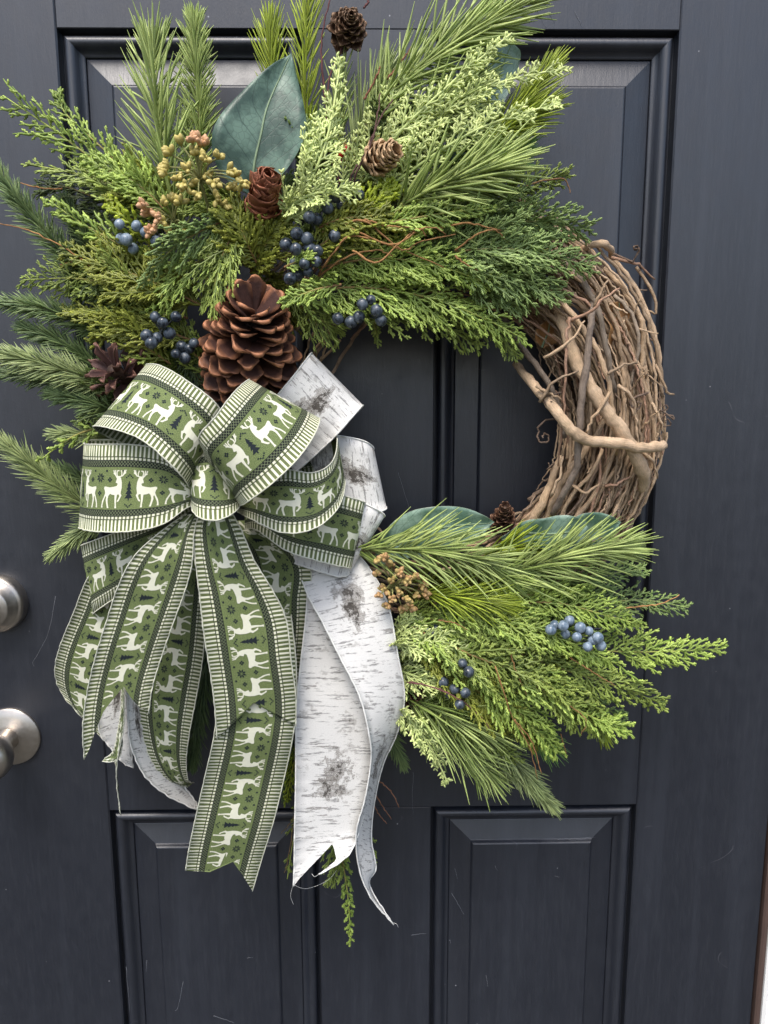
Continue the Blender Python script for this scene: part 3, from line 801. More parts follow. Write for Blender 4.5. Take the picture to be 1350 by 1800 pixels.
C('blue green cedar spray drooping onto the top of the vines', [(760, 450, .09), (840, 470, .105), (920, 495, .105), (990, 520, .095)], 44 * mm, 'blue', ns=42, r=.0008, droop=.12)
C('cedar frond dangling at the inner edge of the bare vines', [(770, 520, .085), (830, 560, .09), (880, 590, .09), (905, 625, .085)], 30 * mm, 'cedar', ns=30, droop=.1)
C('short yellow green cedar tuft below the tan cone', [(600, 420, .11), (640, 375, .12), (670, 345, .125), (690, 325, .12)], 28 * mm, 'lime', ns=24, r=.0012, lev3=False, spacing=.005)
C('cedar sprig over the dark berries in the middle', [(560, 400, .125), (600, 385, .135), (650, 380, .135), (720, 372, .125)], 24 * mm, 'olive', ns=26, r=.0011)
C('single thin cedar frond hanging under the hanging berries', [(652, 545, .085), (660, 575, .085), (664, 605, .08)], 7 * mm, 'cedar', ns=10, r=.0009, lev3=False)
C('dark green cedar tips left of the hanging berries', [(500, 520, .09), (540, 545, .095), (575, 570, .095), (590, 585, .09)], 28 * mm, 'cedar', ns=26, droop=.2)
C('light cedar tip lying over the right shoulder of the large cone', [(600, 500, .145), (560, 508, .15), (520, 522, .15), (500, 530, .148)], 17 * mm, 'fresh', ns=18, r=.0009)
# --- pale cypress
star('pale upright cypress sprig in front of the big leaf', [(505, 390, .125), (545, 320, .14), (578, 230, .135), (600, 100, .12)], 24 * mm, 34)
star('pale cypress sprig slanting up to the pale leaf', [(640, 320, .11), (700, 235, .12), (800, 140, .115), (900, 58, .105)], 22 * mm, 36)
star('pale cypress sprig crossing the pale leaf to the right', [(700, 270, .105), (790, 195, .115), (870, 148, .115), (1000, 118, .10)], 20 * mm, 32)
star('pale cypress sprig pointing right over the yellow tufts', [(680, 330, .115), (790, 255, .125), (870, 215, .125), (985, 180, .115)], 20 * mm, 32)
star('pale cypress sprig half hidden behind the tan cone', [(600, 330, .10), (650, 250, .105), (690, 180, .105), (730, 118, .10)], 22 * mm, 26)
star('short pale cypress tuft over the dark berries', [(500, 370, .13), (540, 345, .145), (585, 335, .145), (628, 335, .14)], 17 * mm, 18)
star('pale cypress sprig filling the space right of the tan cone', [(640, 330, .09), (720, 255, .095), (800, 215, .095), (880, 180, .09)], 22 * mm, 26)
star('pale cypress sprig pointing right beside the white ribbon', [(670, 1135, .11), (730, 1130, .125), (800, 1142, .125), (872, 1162, .115)], 22 * mm, 28)
star('pale cypress tuft above the lower pale cypress sprig beside the ribbon', [(680, 1130, .10), (705, 1105, .11), (740, 1085, .11)], 16 * mm, 14)
star('lowest pale cypress sprig hanging beside the white tail', [(690, 1240, .11), (725, 1270, .12), (760, 1320, .118), (788, 1378, .11)], 17 * mm, 24)
# --- cedar, lower right
C('cedar sprig reaching farthest right', [(800, 1120, .085), (930, 1135, .095), (1080, 1145, .09), (1180, 1145, .085), (1275, 1140, .08)], 46 * mm, 'fresh', ns=40, r=.0010, spacing=.005)
C('cedar sprig with an orange twig below the door moulding on the right', [(820, 1070, .07), (930, 1070, .08), (1050, 1060, .08), (1130, 1055, .075), (1210, 1068, .07)], 44 * mm, 'blue', ns=42, r=.0008)
C('cedar sprig slanting down right to a tip over the bare door', [(740, 1090, .095), (860, 1130, .11), (1000, 1180, .105), (1095, 1210, .10), (1170, 1240, .09)], 46 * mm, 'cedar', ns=46, r=.0009)
C('broad cedar spray over the lower right of the wreath', [(720, 1100, .115), (820, 1150, .125), (930, 1200, .12), (1040, 1260, .105), (1100, 1280, .10)], 48 * mm, 'fresh', ns=48, r=.0010)
C('drooping cedar spray above the bright green tuft', [(720, 1110, .11), (800, 1180, .12), (880, 1250, .115), (950, 1310, .10)], 46 * mm, 'olive', ns=46, r=.0010)
C('cedar spray hanging over the pale fir branch', [(730, 1130, .10), (790, 1210, .105), (850, 1280, .10), (910, 1340, .085)], 40 * mm, 'cedar', ns=40, r=.0009)
C('cedar spray around the blue berries at lower right', [(760, 1060, .11), (870, 1085, .12), (970, 1115, .12), (1080, 1165, .11)], 44 * mm, 'fresh', ns=44, r=.0010)
C('cedar tips showing under the light pine sprig at lower right', [(860, 1040, .065), (960, 1025, .075), (1060, 1010, .075), (1135, 1000, .07)], 36 * mm, 'blue', ns=36, r=.0008)
C('dense cedar spray under the small yellow pine sprig', [(700, 1085, .10), (780, 1090, .115), (860, 1100, .12), (950, 1100, .115)], 40 * mm, 'cedar', ns=40, r=.0009)
C('cedar spray filling the middle of the lower right cluster', [(760, 1120, .12), (850, 1160, .13), (940, 1190, .13), (1010, 1240, .12)], 40 * mm, 'cedar', ns=40, r=.0010)
C('cedar frond curving down at the right end of the cluster', [(900, 1150, .08), (990, 1200, .085), (1060, 1240, .08), (1100, 1275, .075)], 30 * mm, 'blue', ns=32, r=.0009)
C('cedar spray right beside the white tail above the drooping pine', [(690, 1150, .09), (740, 1190, .10), (790, 1240, .10), (830, 1300, .095)], 40 * mm, 'fresh', ns=40, r=.0010, droop=.1)
C('bright cedar spray over the bright green tuft', [(800, 1150, .11), (870, 1210, .118), (930, 1270, .112), (985, 1325, .10)], 42 * mm, 'fresh', ns=42, r=.0010, droop=.1)
C('feathery cedar above the olive pine tip', [(880, 1150, .10), (960, 1200, .108), (1020, 1250, .10), (1060, 1290, .09)], 40 * mm, 'cedar', ns=40, r=.0010, droop=.08)
pine('long pine sprig hanging left of the pale fir branch', [(720, 1240, .085), (780, 1290, .09), (830, 1330, .088), (860, 1360, .08)], 36 * mm, 190, 38, 'long', thick=.00095)
pine('green fir branch under the drooping cedar', [(800, 1230, .075), (860, 1290, .08), (910, 1345, .078), (945, 1385, .07)], 22 * mm, 280, 38, 'pale', thick=.0007)
C('light cedar sprig under the light pine sprig at right', [(900, 1060, .105), (980, 1060, .112), (1060, 1080, .108), (1130, 1100, .10)], 34 * mm, 'fresh', ns=36, r=.0009)
C('light cedar between the two lower leaves and the blue berries', [(840, 1060, .10), (900, 1050, .108), (970, 1040, .105), (1040, 1035, .095)], 30 * mm, 'fresh', ns=32, r=.0009)
star('pale cypress tips below the lower pale cypress sprig', [(690, 1175, .105), (735, 1190, .118), (780, 1205, .118)], 18 * mm, 18)
pine('fresh pine tuft above the tan cone', [(700, 250, .095), (760, 200, .10), (820, 150, .095)], 36 * mm, 170, 34, 'long', thick=.0009)
C('light cedar spray over the large curved pine sprig', [(640, 400, .125), (720, 385, .135), (800, 372, .13), (870, 365, .12)], 26 * mm, 'fresh', ns=30, r=.0009)
C('light cedar tips at upper left beside the tall pine', [(300, 380, .105), (250, 330, .11), (200, 300, .105), (150, 285, .10)], 30 * mm, 'fresh', ns=30, r=.0010)
# --- cedar, bottom behind the tails
C('bright cedar sprig hanging lowest under the white tails', [(590, 1420, .05), (600, 1500, .055), (612, 1580, .055), (616, 1660, .05)], 17 * mm, 'fresh', ns=26, r=.0011, spacing=.0055, droop=.3, env=.9)
C('dark cedar sprig seen through the notch of the white tail', [(575, 1400, .06), (590, 1460, .06), (590, 1520, .06), (580, 1548, .055)], 26 * mm, 'cedar', ns=30, droop=.3)
C('cedar tips left of the white tail over the lower door panel', [(545, 1360, .05), (530, 1420, .05), (515, 1480, .05), (505, 1545, .045)], 17 * mm, 'cedar', ns=18, sparse=.2, droop=.2)
C('olive cedar tuft between the green tail and the white tail', [(530, 1300, .05), (515, 1350, .055), (503, 1410, .055)], 18 * mm, 'lime', ns=18, droop=.2)
C('few cedar tips right of the twisted white tail end', [(625, 1400, .05), (650, 1460, .05), (655, 1530, .045)], 16 * mm, 'cedar', ns=14, sparse=.35, droop=.2)
# --- dark sprigs deep inside
fill = [((300, 520), (180, 420), 'behind the left berries and the round-tipped cedar'), ((360, 500), (420, 400), 'in the dark gap above the large cone'), ((420, 420), (520, 330), 'behind the red brown cone'), ((520, 440), (640, 360), 'behind the middle dark berries'),
        ((600, 380), (720, 300), 'under the tan cone'), ((640, 300), (800, 230), 'behind the slanting pale cypress'), ((700, 400), (860, 350), 'below the curved pine sprig'), ((640, 470), (800, 470), 'under the orange twigs'),
        ((300, 600), (230, 520), 'behind the dusty berries at left'), ((340, 640), (250, 660), 'behind the top left ribbon loop'), ((540, 330), (560, 200), 'behind the pale upright cypress'), ((700, 330), (700, 170), 'behind the forked dark twig'),
        ((720, 1080), (880, 1140), 'under the small yellow pine sprig'), ((720, 1120), (850, 1240), 'around the hidden lower dark berries'), ((800, 1100), (980, 1080), 'left of the pale blue berries'), ((800, 1160), (960, 1220), 'under the broad lower right cedar'),
        ((700, 1040), (900, 1020), 'under the big light pine sprig'), ((720, 1180), (800, 1290), 'under the drooping pine sprig'), ((640, 1120), (700, 1280), 'behind the right edge of the white tail'), ((240, 440), (130, 500), 'behind the dark spruce at the left edge'),
        ((450, 480), (520, 560), 'right of the large cone'), ((800, 430), (950, 430), 'at the top of the bare vines'), ((820, 470), (930, 520), 'over the inner edge of the vines'), ((250, 700), (150, 700), 'behind the dark open cone'),
        ((330, 380), (200, 300), 'behind the tall upright pine sprig'), ((440, 380), (330, 330), 'behind the yellow seed head'), ((760, 300), (900, 240), 'behind the pale cypress at upper right'), ((620, 420), (760, 420), 'over the orange twigs'), ((860, 1130), (1040, 1150), 'under the pale blue berries'), ((820, 1200), (930, 1300), 'above the pale fir branch')]
for q, (a, b, where) in enumerate(fill):
    d = 0.055 + 0.025 * rng.uniform()
    mid = ((a[0] + b[0]) / 2, (a[1] + b[1]) / 2)
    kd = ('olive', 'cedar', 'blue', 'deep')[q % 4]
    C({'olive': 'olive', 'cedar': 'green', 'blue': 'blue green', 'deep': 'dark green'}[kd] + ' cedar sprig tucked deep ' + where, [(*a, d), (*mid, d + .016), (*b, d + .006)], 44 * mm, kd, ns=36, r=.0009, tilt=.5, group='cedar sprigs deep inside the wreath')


# ------------------------------------------------------------------ pine cones
def scale_mesh(name, L, Wd, th, cin, ctip, cup=0.25, droop=0.1, base=0.28, umbo=0.5, tipstart=0.82, blunt=0.3):
    ls = np.array([0.0, 0.3, 0.6, 0.8, 0.93, 1.0]); ws = np.array([-1, -0.5, 0, 0.5, 1.0])
    V, C = [], []
    for lay in (0, 1):
        for l in ls:
            if l < 0.72: w = base + (1 - base) * (l / 0.72) ** 0.9
            else: w = 1 - (1 - blunt) * ((l - 0.72) / 0.28) ** (2.6 if blunt > .4 else 2.0)
            for q in ws:
                ed = 1 - 0.14 * q * q * l ** 3
                z = cup * Wd * (q * w) ** 2 * l - droop * L * l ** 2.2 + (umbo * th if (l > 0.9 and abs(q) < 0.3) else 0)
                tk = th * (0.35 + 0.65 * l ** 1.5) * (1 - 0.75 * (abs(q) > 0.9))
                V.append((L * l * ed, Wd * 0.5 * w * q, z - (tk if lay else 0)))
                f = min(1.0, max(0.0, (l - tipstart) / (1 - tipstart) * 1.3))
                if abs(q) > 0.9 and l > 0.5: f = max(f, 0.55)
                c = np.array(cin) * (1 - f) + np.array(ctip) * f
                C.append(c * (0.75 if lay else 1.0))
    nl, nw = len(ls), len(ws); F = []
    for i in range(nl - 1):
        for j in range(nw - 1):
            a = i * nw + j; F.append((a, a + nw, a + nw + 1, a + 1)); b = a + nl * nw; F.append((b, b + 1, b + nw + 1, b + nw))
    k = nl * nw
    for i in range(nl - 1):
        a = i * nw; F.append((a, a + k, a + k + nw, a + nw)); a += nw - 1; F.append((a, a + nw, a + nw + k, a + k))
    for j in range(nw - 1):
        a = (nl - 1) * nw + j; F.append((a, a + k, a + k + 1, a + 1))
    return mesh_np(name, np.array(V), [np.array(F)], True, np.clip(C, 0, 1), mats=[M_CONE])


def cone(label, base, tip, n, rad, el, size, me, core=(0.05, 0.028, 0.018), cr=0.28, yaw=0.0, jit=0.06, phase=0.0, twist=0.12, s0=0.0):
    """base/tip: points; rad(s) core radius; el(s) elevation in degrees; size(s) scale factor."""
    base, tip = np.asarray(base), np.asarray(tip)
    o = thing('pine_cone', label, 'pine cone', base, 'cones of the wreath')
    ax = nrm(tip - base); H = np.linalg.norm(tip - base)
    u = nrm(np.cross(ax, [0.2, 1, 0.1])); v = np.cross(ax, u)
    ss = np.linspace(0, 1, 9)
    V, F = tube(base + ss[:, None] * (tip - base), [max(0.0006, rad(s)) for s in ss], 10)
    part('core', o, V, F, M_CONE, True, col=np.tile(np.array(core), (len(V), 1)))
    for i in range(n):
        s = s0 + (1 - s0) * (i + 0.5) / n
        a = phase + i * 2.39996 + rng.normal(0, jit)
        rd = math.cos(a) * u + math.sin(a) * v
        e = math.radians(el(s) + rng.normal(0, 5))
        x = math.cos(e) * rd + math.sin(e) * ax; z = -math.sin(e) * rd + math.cos(e) * ax; y = np.cross(z, x)
        k = size(s) * rng.uniform(0.92, 1.08); t = rng.normal(0, twist)
        y, z = math.cos(t) * y + math.sin(t) * z, -math.sin(t) * y + math.cos(t) * z
        placed('scale', o, me, frame_M(base + ax * H * s + rd * rad(s) * 0.6, x, y, z, (k, k * rng.uniform(.92, 1.08), k)))
    return o


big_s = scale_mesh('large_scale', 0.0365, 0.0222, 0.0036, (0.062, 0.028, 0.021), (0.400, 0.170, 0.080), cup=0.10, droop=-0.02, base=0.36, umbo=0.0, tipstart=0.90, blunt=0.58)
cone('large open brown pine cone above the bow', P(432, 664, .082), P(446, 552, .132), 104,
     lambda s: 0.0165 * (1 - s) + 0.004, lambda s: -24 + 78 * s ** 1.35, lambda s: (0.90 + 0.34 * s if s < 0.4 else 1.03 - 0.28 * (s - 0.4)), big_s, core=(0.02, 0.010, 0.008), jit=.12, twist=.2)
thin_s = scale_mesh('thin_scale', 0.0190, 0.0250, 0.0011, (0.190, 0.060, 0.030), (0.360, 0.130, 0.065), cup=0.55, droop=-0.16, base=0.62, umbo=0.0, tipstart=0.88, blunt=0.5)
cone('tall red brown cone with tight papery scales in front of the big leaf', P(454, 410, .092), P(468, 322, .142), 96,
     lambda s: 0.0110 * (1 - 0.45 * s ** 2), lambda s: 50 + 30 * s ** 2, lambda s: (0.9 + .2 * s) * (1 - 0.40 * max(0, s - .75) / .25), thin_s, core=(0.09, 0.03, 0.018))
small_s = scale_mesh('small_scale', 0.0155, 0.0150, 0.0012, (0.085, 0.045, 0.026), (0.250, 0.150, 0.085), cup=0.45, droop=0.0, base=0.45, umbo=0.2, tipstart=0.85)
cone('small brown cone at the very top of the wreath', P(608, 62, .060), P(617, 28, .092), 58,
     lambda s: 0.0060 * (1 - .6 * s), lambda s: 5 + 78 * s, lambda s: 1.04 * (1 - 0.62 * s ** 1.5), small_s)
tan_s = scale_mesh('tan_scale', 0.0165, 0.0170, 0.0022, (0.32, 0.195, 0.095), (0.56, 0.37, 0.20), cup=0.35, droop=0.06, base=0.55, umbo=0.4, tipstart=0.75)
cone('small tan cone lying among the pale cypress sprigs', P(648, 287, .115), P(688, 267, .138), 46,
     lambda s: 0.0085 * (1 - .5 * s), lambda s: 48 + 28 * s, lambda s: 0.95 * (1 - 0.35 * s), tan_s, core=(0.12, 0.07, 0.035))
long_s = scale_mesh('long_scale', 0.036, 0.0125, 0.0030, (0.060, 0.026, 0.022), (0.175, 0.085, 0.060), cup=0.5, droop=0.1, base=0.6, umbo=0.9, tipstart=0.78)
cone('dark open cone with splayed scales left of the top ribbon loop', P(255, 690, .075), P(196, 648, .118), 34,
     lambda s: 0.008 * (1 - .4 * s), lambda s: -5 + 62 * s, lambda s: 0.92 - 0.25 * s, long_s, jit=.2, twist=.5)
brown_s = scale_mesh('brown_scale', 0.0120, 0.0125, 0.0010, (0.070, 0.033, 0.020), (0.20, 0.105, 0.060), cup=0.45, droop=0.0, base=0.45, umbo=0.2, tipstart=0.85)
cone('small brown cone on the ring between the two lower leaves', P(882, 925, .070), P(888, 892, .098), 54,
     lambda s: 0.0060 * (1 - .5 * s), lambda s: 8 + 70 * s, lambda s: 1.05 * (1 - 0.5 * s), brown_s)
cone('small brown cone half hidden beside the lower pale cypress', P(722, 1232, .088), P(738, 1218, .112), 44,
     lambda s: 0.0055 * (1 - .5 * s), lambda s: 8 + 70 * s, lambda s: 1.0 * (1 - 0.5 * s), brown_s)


# ------------------------------------------------------------------ berries
def berry_material(name, dark, dust, amt=0.55):
    m, nt, b = mat(name, 0.28, 0.6)
    pos = world_pos(nt)
    n = noise(nt, 140, 4, vec=pos); n2 = noise(nt, 420, 3, vec=pos, stretch=(1, 1, .3))
    f = ramp(nt, math_n(nt, 'MULTIPLY_ADD', n2, 0.5, math_n(nt, 'MULTIPLY', n, 0.6)), [(0.45, 0.0), (0.72, amt)])
    nt.links.new(mix_c(nt, f, dark, dust), b.inputs['Base Color'])
    nt.links.new(math_n(nt, 'MULTIPLY_ADD', f, 0.5, 0.22), b.inputs['Roughness'])
    bump(nt, b, n2, 0.25, 0.0005)
    return m


def sphere_mesh(name, m, squash=1.0, nu=14, nv=9, dimple=0.12):
    V = [(0, 0, 1 - dimple)]
    for i in range(1, nv):
        th = math.pi * i / nv
        r = math.sin(th); z = math.cos(th) * squash - (dimple * math.exp(-(th / 0.35) ** 2))
        for j in range(nu):
            a = 2 * math.pi * j / nu; q = r * (1 + 0.02 * math.cos(4 * a))
            V.append((q * math.cos(a), q * math.sin(a), z))
    V.append((0, 0, -squash)); F3, F4 = [], []
    for j in range(nu):
        F3.append((0, 1 + j, 1 + (j + 1) % nu))
        for i in range(nv - 2):
            a = 1 + i * nu
            F4.append((a + j, a + nu + j, a + nu + (j + 1) % nu, a + (j + 1) % nu))
        a = 1 + (nv - 2) * nu; F3.append((a + j, len(V) - 1, a + (j + 1) % nu))
    return mesh_np(name, np.array(V), [np.array(F3), np.array(F4)], True, mats=[m])


M_BERRY = berry_material('dark_blue_berry', (0.010, 0.015, 0.022), (0.16, 0.20, 0.245), 0.6)
M_BERRY2 = berry_material('pale_blue_berry', (0.085, 0.125, 0.17), (0.34, 0.41, 0.48), 0.8)
M_RED = plain('red_berry', (0.50, 0.018, 0.012), 0.3, 0.2, 90)
B_DARK = sphere_mesh('berry', M_BERRY); B_PALE = sphere_mesh('berry', M_BERRY2); B_RED = sphere_mesh('berry', M_RED)


def rand_rot():
    q = Vector((rng.normal(0, 1), rng.normal(-1.4, 0.7), rng.normal(0, 1))).to_track_quat('Z', 'Y')
    return q.to_matrix().to_4x4()


def berries(label, pts, root, d, r, me=None, sc=(0.055, 0.065, 0.065), name='berry_cluster'):
    R = P(*root)
    o = thing(name, label, 'berry cluster', R, 'berry clusters of the wreath')
    parts_ = []
    for x, y in pts:
        dd = d - 0.002 + rng.uniform(-0.009, 0.007); c = P(x, y, dd)
        k = r * rng.uniform(0.74, 0.98)
        M = rand_rot() @ Matrix.Diagonal((k, k, k, 1)); M.translation = Vector(c)
        placed('berry', o, me or B_DARK, M)
        mid = (R + c) / 2 + np.array([0, 0.006, -0.002]) + rng.normal(0, 0.002, 3)
        parts_.append(tube(catmull(np.array([R, mid, c]), 8), [0.0009] * 8, 5))
    V, F = join(parts_)
    part('stalk', o, V, F, M_STEM, True, col=np.tile(np.array(sc), (len(V), 1)))


berries('dark blue berry cluster in the middle above the large cone', [(544, 382), (522, 411), (540, 420), (588, 415), (503, 430), (520, 438), (545, 437), (558, 441), (556, 460), (535, 464), (518, 462), (542, 478), (524, 484), (510, 490), (557, 385)], (565, 420, .115), .142, .0059)
berries('few dark berries tucked under the short pale cypress tuft', [(600, 361), (630, 343), (616, 340), (576, 366), (590, 345), (608, 330)], (600, 345, .11), .136, .0058)
berries('dark berry cluster hanging into the top of the wreath opening', [(637, 535), (652, 527), (662, 546), (670, 563), (631, 557), (617, 566), (594, 560)], (640, 548, .095), .135, .0058)
berries('dusty blue berry cluster left of the large cone', [(273, 557), (286, 567), (258, 590), (276, 594), (298, 586), (309, 557), (266, 603)], (283, 582, .11), .132, .0058)
berries('dark berry cluster between the large cone and the top ribbon loop', [(333, 613), (309, 622), (325, 629), (319, 609), (341, 603)], (322, 600, .10), .122, .0056)
berries('blue berry cluster behind the yellow green cedar at upper left', [(210, 394), (240, 397), (234, 437), (222, 421), (274, 424), (213, 420), (256, 408)], (245, 425, .10), .122, .0058, B_PALE)
berries('pale blue berry cluster at the right of the lower cedar', [(1001, 1091), (975, 1099), (990, 1100), (994, 1115), (1020, 1103), (1035, 1109), (1051, 1121), (1056, 1135), (1033, 1137), (1014, 1120), (1042, 1125), (968, 1107)], (1000, 1120, .10), .131, .0056, B_PALE)
berries('dark berries hidden in the cedar right of the white ribbon', [(813, 1166), (824, 1181), (779, 1199), (818, 1218), (799, 1211), (790, 1220), (808, 1238)], (795, 1190, .10), .136, .0056)
berries('dark blue berries right above the lower pale cypress sprig', [(761, 1114), (752, 1108), (766, 1104), (748, 1120)], (745, 1115, .095), .118, .0052)
berries('bright red berries hidden behind the pale upright cypress', [(604, 284), (611, 262), (598, 272), (618, 275)], (615, 290, .085), .099, .0040, B_RED, name='red_berry_cluster')

# ------------------------------------------------------------------ seed heads with buds
_ls = np.array([0.0, 0.25, 0.55, 0.8, 1.0]); _rs = np.array([0.18, 0.22, 0.42, 0.36, 0.08])
bv, bf = tube(np.stack([0 * _ls, 0 * _ls, _ls], 1), _rs, 6)


def bud_mesh(name, c0, c1):
    f = np.repeat(_ls, 6)
    return mesh_np(name, bv, bf, True, mixc(np.array(c0), np.array(c1), f), mats=[M_BUD])


YB = [bud_mesh('yellow_bud', (0.24, 0.23, 0.055), (0.52, 0.42, 0.13)), bud_mesh('pink_bud', (0.34, 0.25, 0.10), (0.60, 0.33, 0.18))]
TB = [bud_mesh('tan_bud', (0.20, 0.15, 0.06), (0.42, 0.25, 0.11)), bud_mesh('ochre_bud', (0.22, 0.17, 0.05), (0.45, 0.33, 0.12))]


def seed_head(label, ends, root, joint, d, meshes, blen, nb=5, pick=None, sc=(0.22, 0.22, 0.08)):
    R, J = P(*root), P(*joint)
    o = thing('seed_head', label, 'seed head', R, 'seed heads of the wreath')
    tubes = [tube(catmull(np.array([R, (R + J) / 2 + rng.normal(0, .001, 3), J]), 8), np.linspace(.0016, .0011, 8), 6)]
    for q, (x, y) in enumerate(ends):
        e = P(x, y, d + rng.uniform(-.008, .010))
        mid = J * 0.55 + e * 0.45 + np.array([0, -.002, .004])
        tubes.append(tube(catmull(np.array([J, mid, e]), 7), np.linspace(.0010, .0006, 7), 5))
        out = nrm(e - J + np.array([0, -0.012, 0.004]))
        for k in range(nb):
            z = nrm(out * 0.9 + rng.normal(0, 0.55, 3) + np.array([0, -.25, .1])); xx = nrm(np.cross(z, [0.3, 0.4, 0.8])); yy = np.cross(z, xx)
            L = blen * rng.uniform(0.8, 1.2); w = L * 0.62
            m = meshes[pick[q] if pick else rng.integers(2)]
            placed('bud', o, m, frame_M(e - z * 0.001, xx, yy, z, (w, w, L)))
    V, F = join(tubes)
    part('stalk', o, V, F, M_STEM, True, col=np.tile(np.array(sc), (len(V), 1)))


e1 = [(338, 250), (349, 248), (359, 256), (319, 255), (301, 272), (297, 294), (292, 306), (314, 316), (326, 327), (344, 325), (364, 313), (360, 281), (383, 278), (400, 301), (413, 311), (424, 322), (405, 331), (381, 350), (394, 360), (349, 343), (377, 322), (330, 300), (345, 272)]
seed_head('yellow seed head with pinkish buds left of the red brown cone', e1, (372, 392, .10), (352, 318, .125), .135, YB, .0086, 8, [1, 1, 1] + [0] * 20)
e2 = [(305, 356), (290, 361), (317, 358), (261, 370), (254, 363), (265, 378), (280, 383), (290, 393), (274, 404), (266, 407), (299, 408), (326, 402)]
seed_head('lower seed head of pink and yellow buds above the left berries', e2, (330, 425, .10), (306, 392, .125), .135, YB, .0086, 7, [0, 0, 0, 1, 1, 1, 1, 0, 1, 1, 0, 0])
e3 = [(664, 986), (678, 983), (688, 995), (700, 1009), (714, 1018), (730, 1016), (742, 1030), (744, 1044), (728, 1046), (714, 1054), (700, 1040), (690, 1052), (678, 1036), (668, 1046), (682, 1062), (706, 1066), (664, 1010), (720, 1066), (690, 1022)]
seed_head('tan seed head poking out right of the white ribbon', e3, (640, 1040, .095), (690, 1034, .12), .132, TB, .0080, 8)


# ------------------------------------------------------------------ leaves
def make_leaf_mat(name, c0, c1, vein, rough=0.45):
    m, nt, b = mat(name, rough, 0.4)
    uv = nt.nodes.new('ShaderNodeUVMap'); uv.uv_map = 'uv'
    sp = nt.nodes.new('ShaderNodeSeparateXYZ'); nt.links.new(uv.outputs[0], sp.inputs[0])
    u, v = sp.outputs[0], sp.outputs[1]
    av = math_n(nt, 'ABSOLUTE', v)
    pos = world_pos(nt)
    wob = math_n(nt, 'MULTIPLY_ADD', noise(nt, 90, 2, vec=pos), 0.05, -0.025)
    side = math_n(nt, 'PINGPONG', math_n(nt, 'ADD', math_n(nt, 'SUBTRACT', math_n(nt, 'MULTIPLY', u, 8.0), math_n(nt, 'MULTIPLY', av, 2.2)), math_n(nt, 'MULTIPLY', wob, 4)), 0.5)
    sv = ramp(nt, side, [(0.012, 1.0), (0.04, 0.0)])
    mr = ramp(nt, av, [(0.012, 1.0), (0.035, 0.0)])
    vo = nt.nodes.new('ShaderNodeTexVoronoi'); vo.feature = 'DISTANCE_TO_EDGE'; vo.inputs['Scale'].default_value = 170; nt.links.new(pos, vo.inputs['Vector'])
    net = ramp(nt, vo.outputs['Distance'], [(0.02, 0.55), (0.07, 0.0)])
    base = mix_c(nt, ramp(nt, noise(nt, 42, 5, vec=pos), [(0.42, 0.0), (0.60, 1.0)]), c0, c1)
    dk = tuple(x * 0.55 for x in c0)
    base = mix_c(nt, math_n(nt, 'MULTIPLY', net, 0.55), base, dk)
    base = mix_c(nt, math_n(nt, 'MULTIPLY', sv, 0.6), base, dk)
    base = mix_c(nt, mr, base, vein)
    nt.links.new(base, b.inputs['Base Color'])
    h = math_n(nt, 'ADD', math_n(nt, 'MULTIPLY', math_n(nt, 'MAXIMUM', sv, net), -0.7), mr)
    bump(nt, b, h, 0.3, 0.0005)
    return m


M_LEAF = make_leaf_mat('teal_leaf', (0.036, 0.072, 0.052), (0.120, 0.195, 0.145), (0.13, 0.19, 0.12), 0.42)
M_LEAF2 = make_leaf_mat('pale_leaf', (0.190, 0.285, 0.235), (0.33, 0.44, 0.38), (0.36, 0.44, 0.38))
M_LEAF3 = make_leaf_mat('green_leaf', (0.090, 0.165, 0.115), (0.225, 0.325, 0.255), (0.20, 0.30, 0.16), 0.38)
M_EDGE = plain('leaf_edge', (0.45, 0.47, 0.36), 0.6)
M_DRY = make_leaf_mat('dry_leaf', (0.22, 0.105, 0.035), (0.36, 0.19, 0.075), (0.30, 0.17, 0.08))


def leaf(label, left, right, m, name='salal_leaf', camber=0.004, group='broad leaves of the wreath', curl=0.0, cat='leaf'):
    """left/right: the two edges from base to tip as (x, y, depth)."""
    nu, nv = 22, 11
    A, B = catmull(PP(*left), nu), catmull(PP(*right), nu)
    o = thing(name, label, cat, A[0], group)
    V, UV = [], []
    for i in range(nu):
        w = np.linalg.norm(B[i] - A[i])
        for j in range(nv):
            f = j / (nv - 1); q = 2 * f - 1
            p = A[i] * (1 - f) + B[i] * f
            p = p + np.array([0, 1, 0]) * (camber * (1 - abs(q)) * min(1, w / 0.03) + 0.0022 * math.sin(i * 0.8 + q * 3) * abs(q) ** 2)
            V.append(p); UV.append((i / (nu - 1), q))
    V = np.array(V); V2 = V + np.array([0, 0.0007, 0]); n = nu * nv
    F = []; mi = []
    for i in range(nu - 1):
        for j in range(nv - 1):
            a = i * nv + j; F.append((a, a + 1, a + nv + 1, a + nv)); mi.append(0); F.append((n + a, n + a + nv, n + a + nv + 1, n + a + 1)); mi.append(0)
        for a in (i * nv, i * nv + nv - 1):
            F.append((a, a + nv, a + nv + n, a + n)); mi.append(1)
    part('blade', o, np.vstack([V, V2]), [np.array(F)], [m, M_EDGE], True, uv=np.array(UV + UV), matidx=mi)
    mid = V.reshape(nu, nv, 3)[:, nv // 2] + np.array([0, -0.0003, 0])
    tv, tf = tube(mid[:-1], np.linspace(0.0015, 0.0004, nu - 1), 5)
    part('midrib', o, tv, tf, M_STEM, True, col=np.tile(np.array([0.20, 0.27, 0.16]), (len(tv), 1)))
    return o


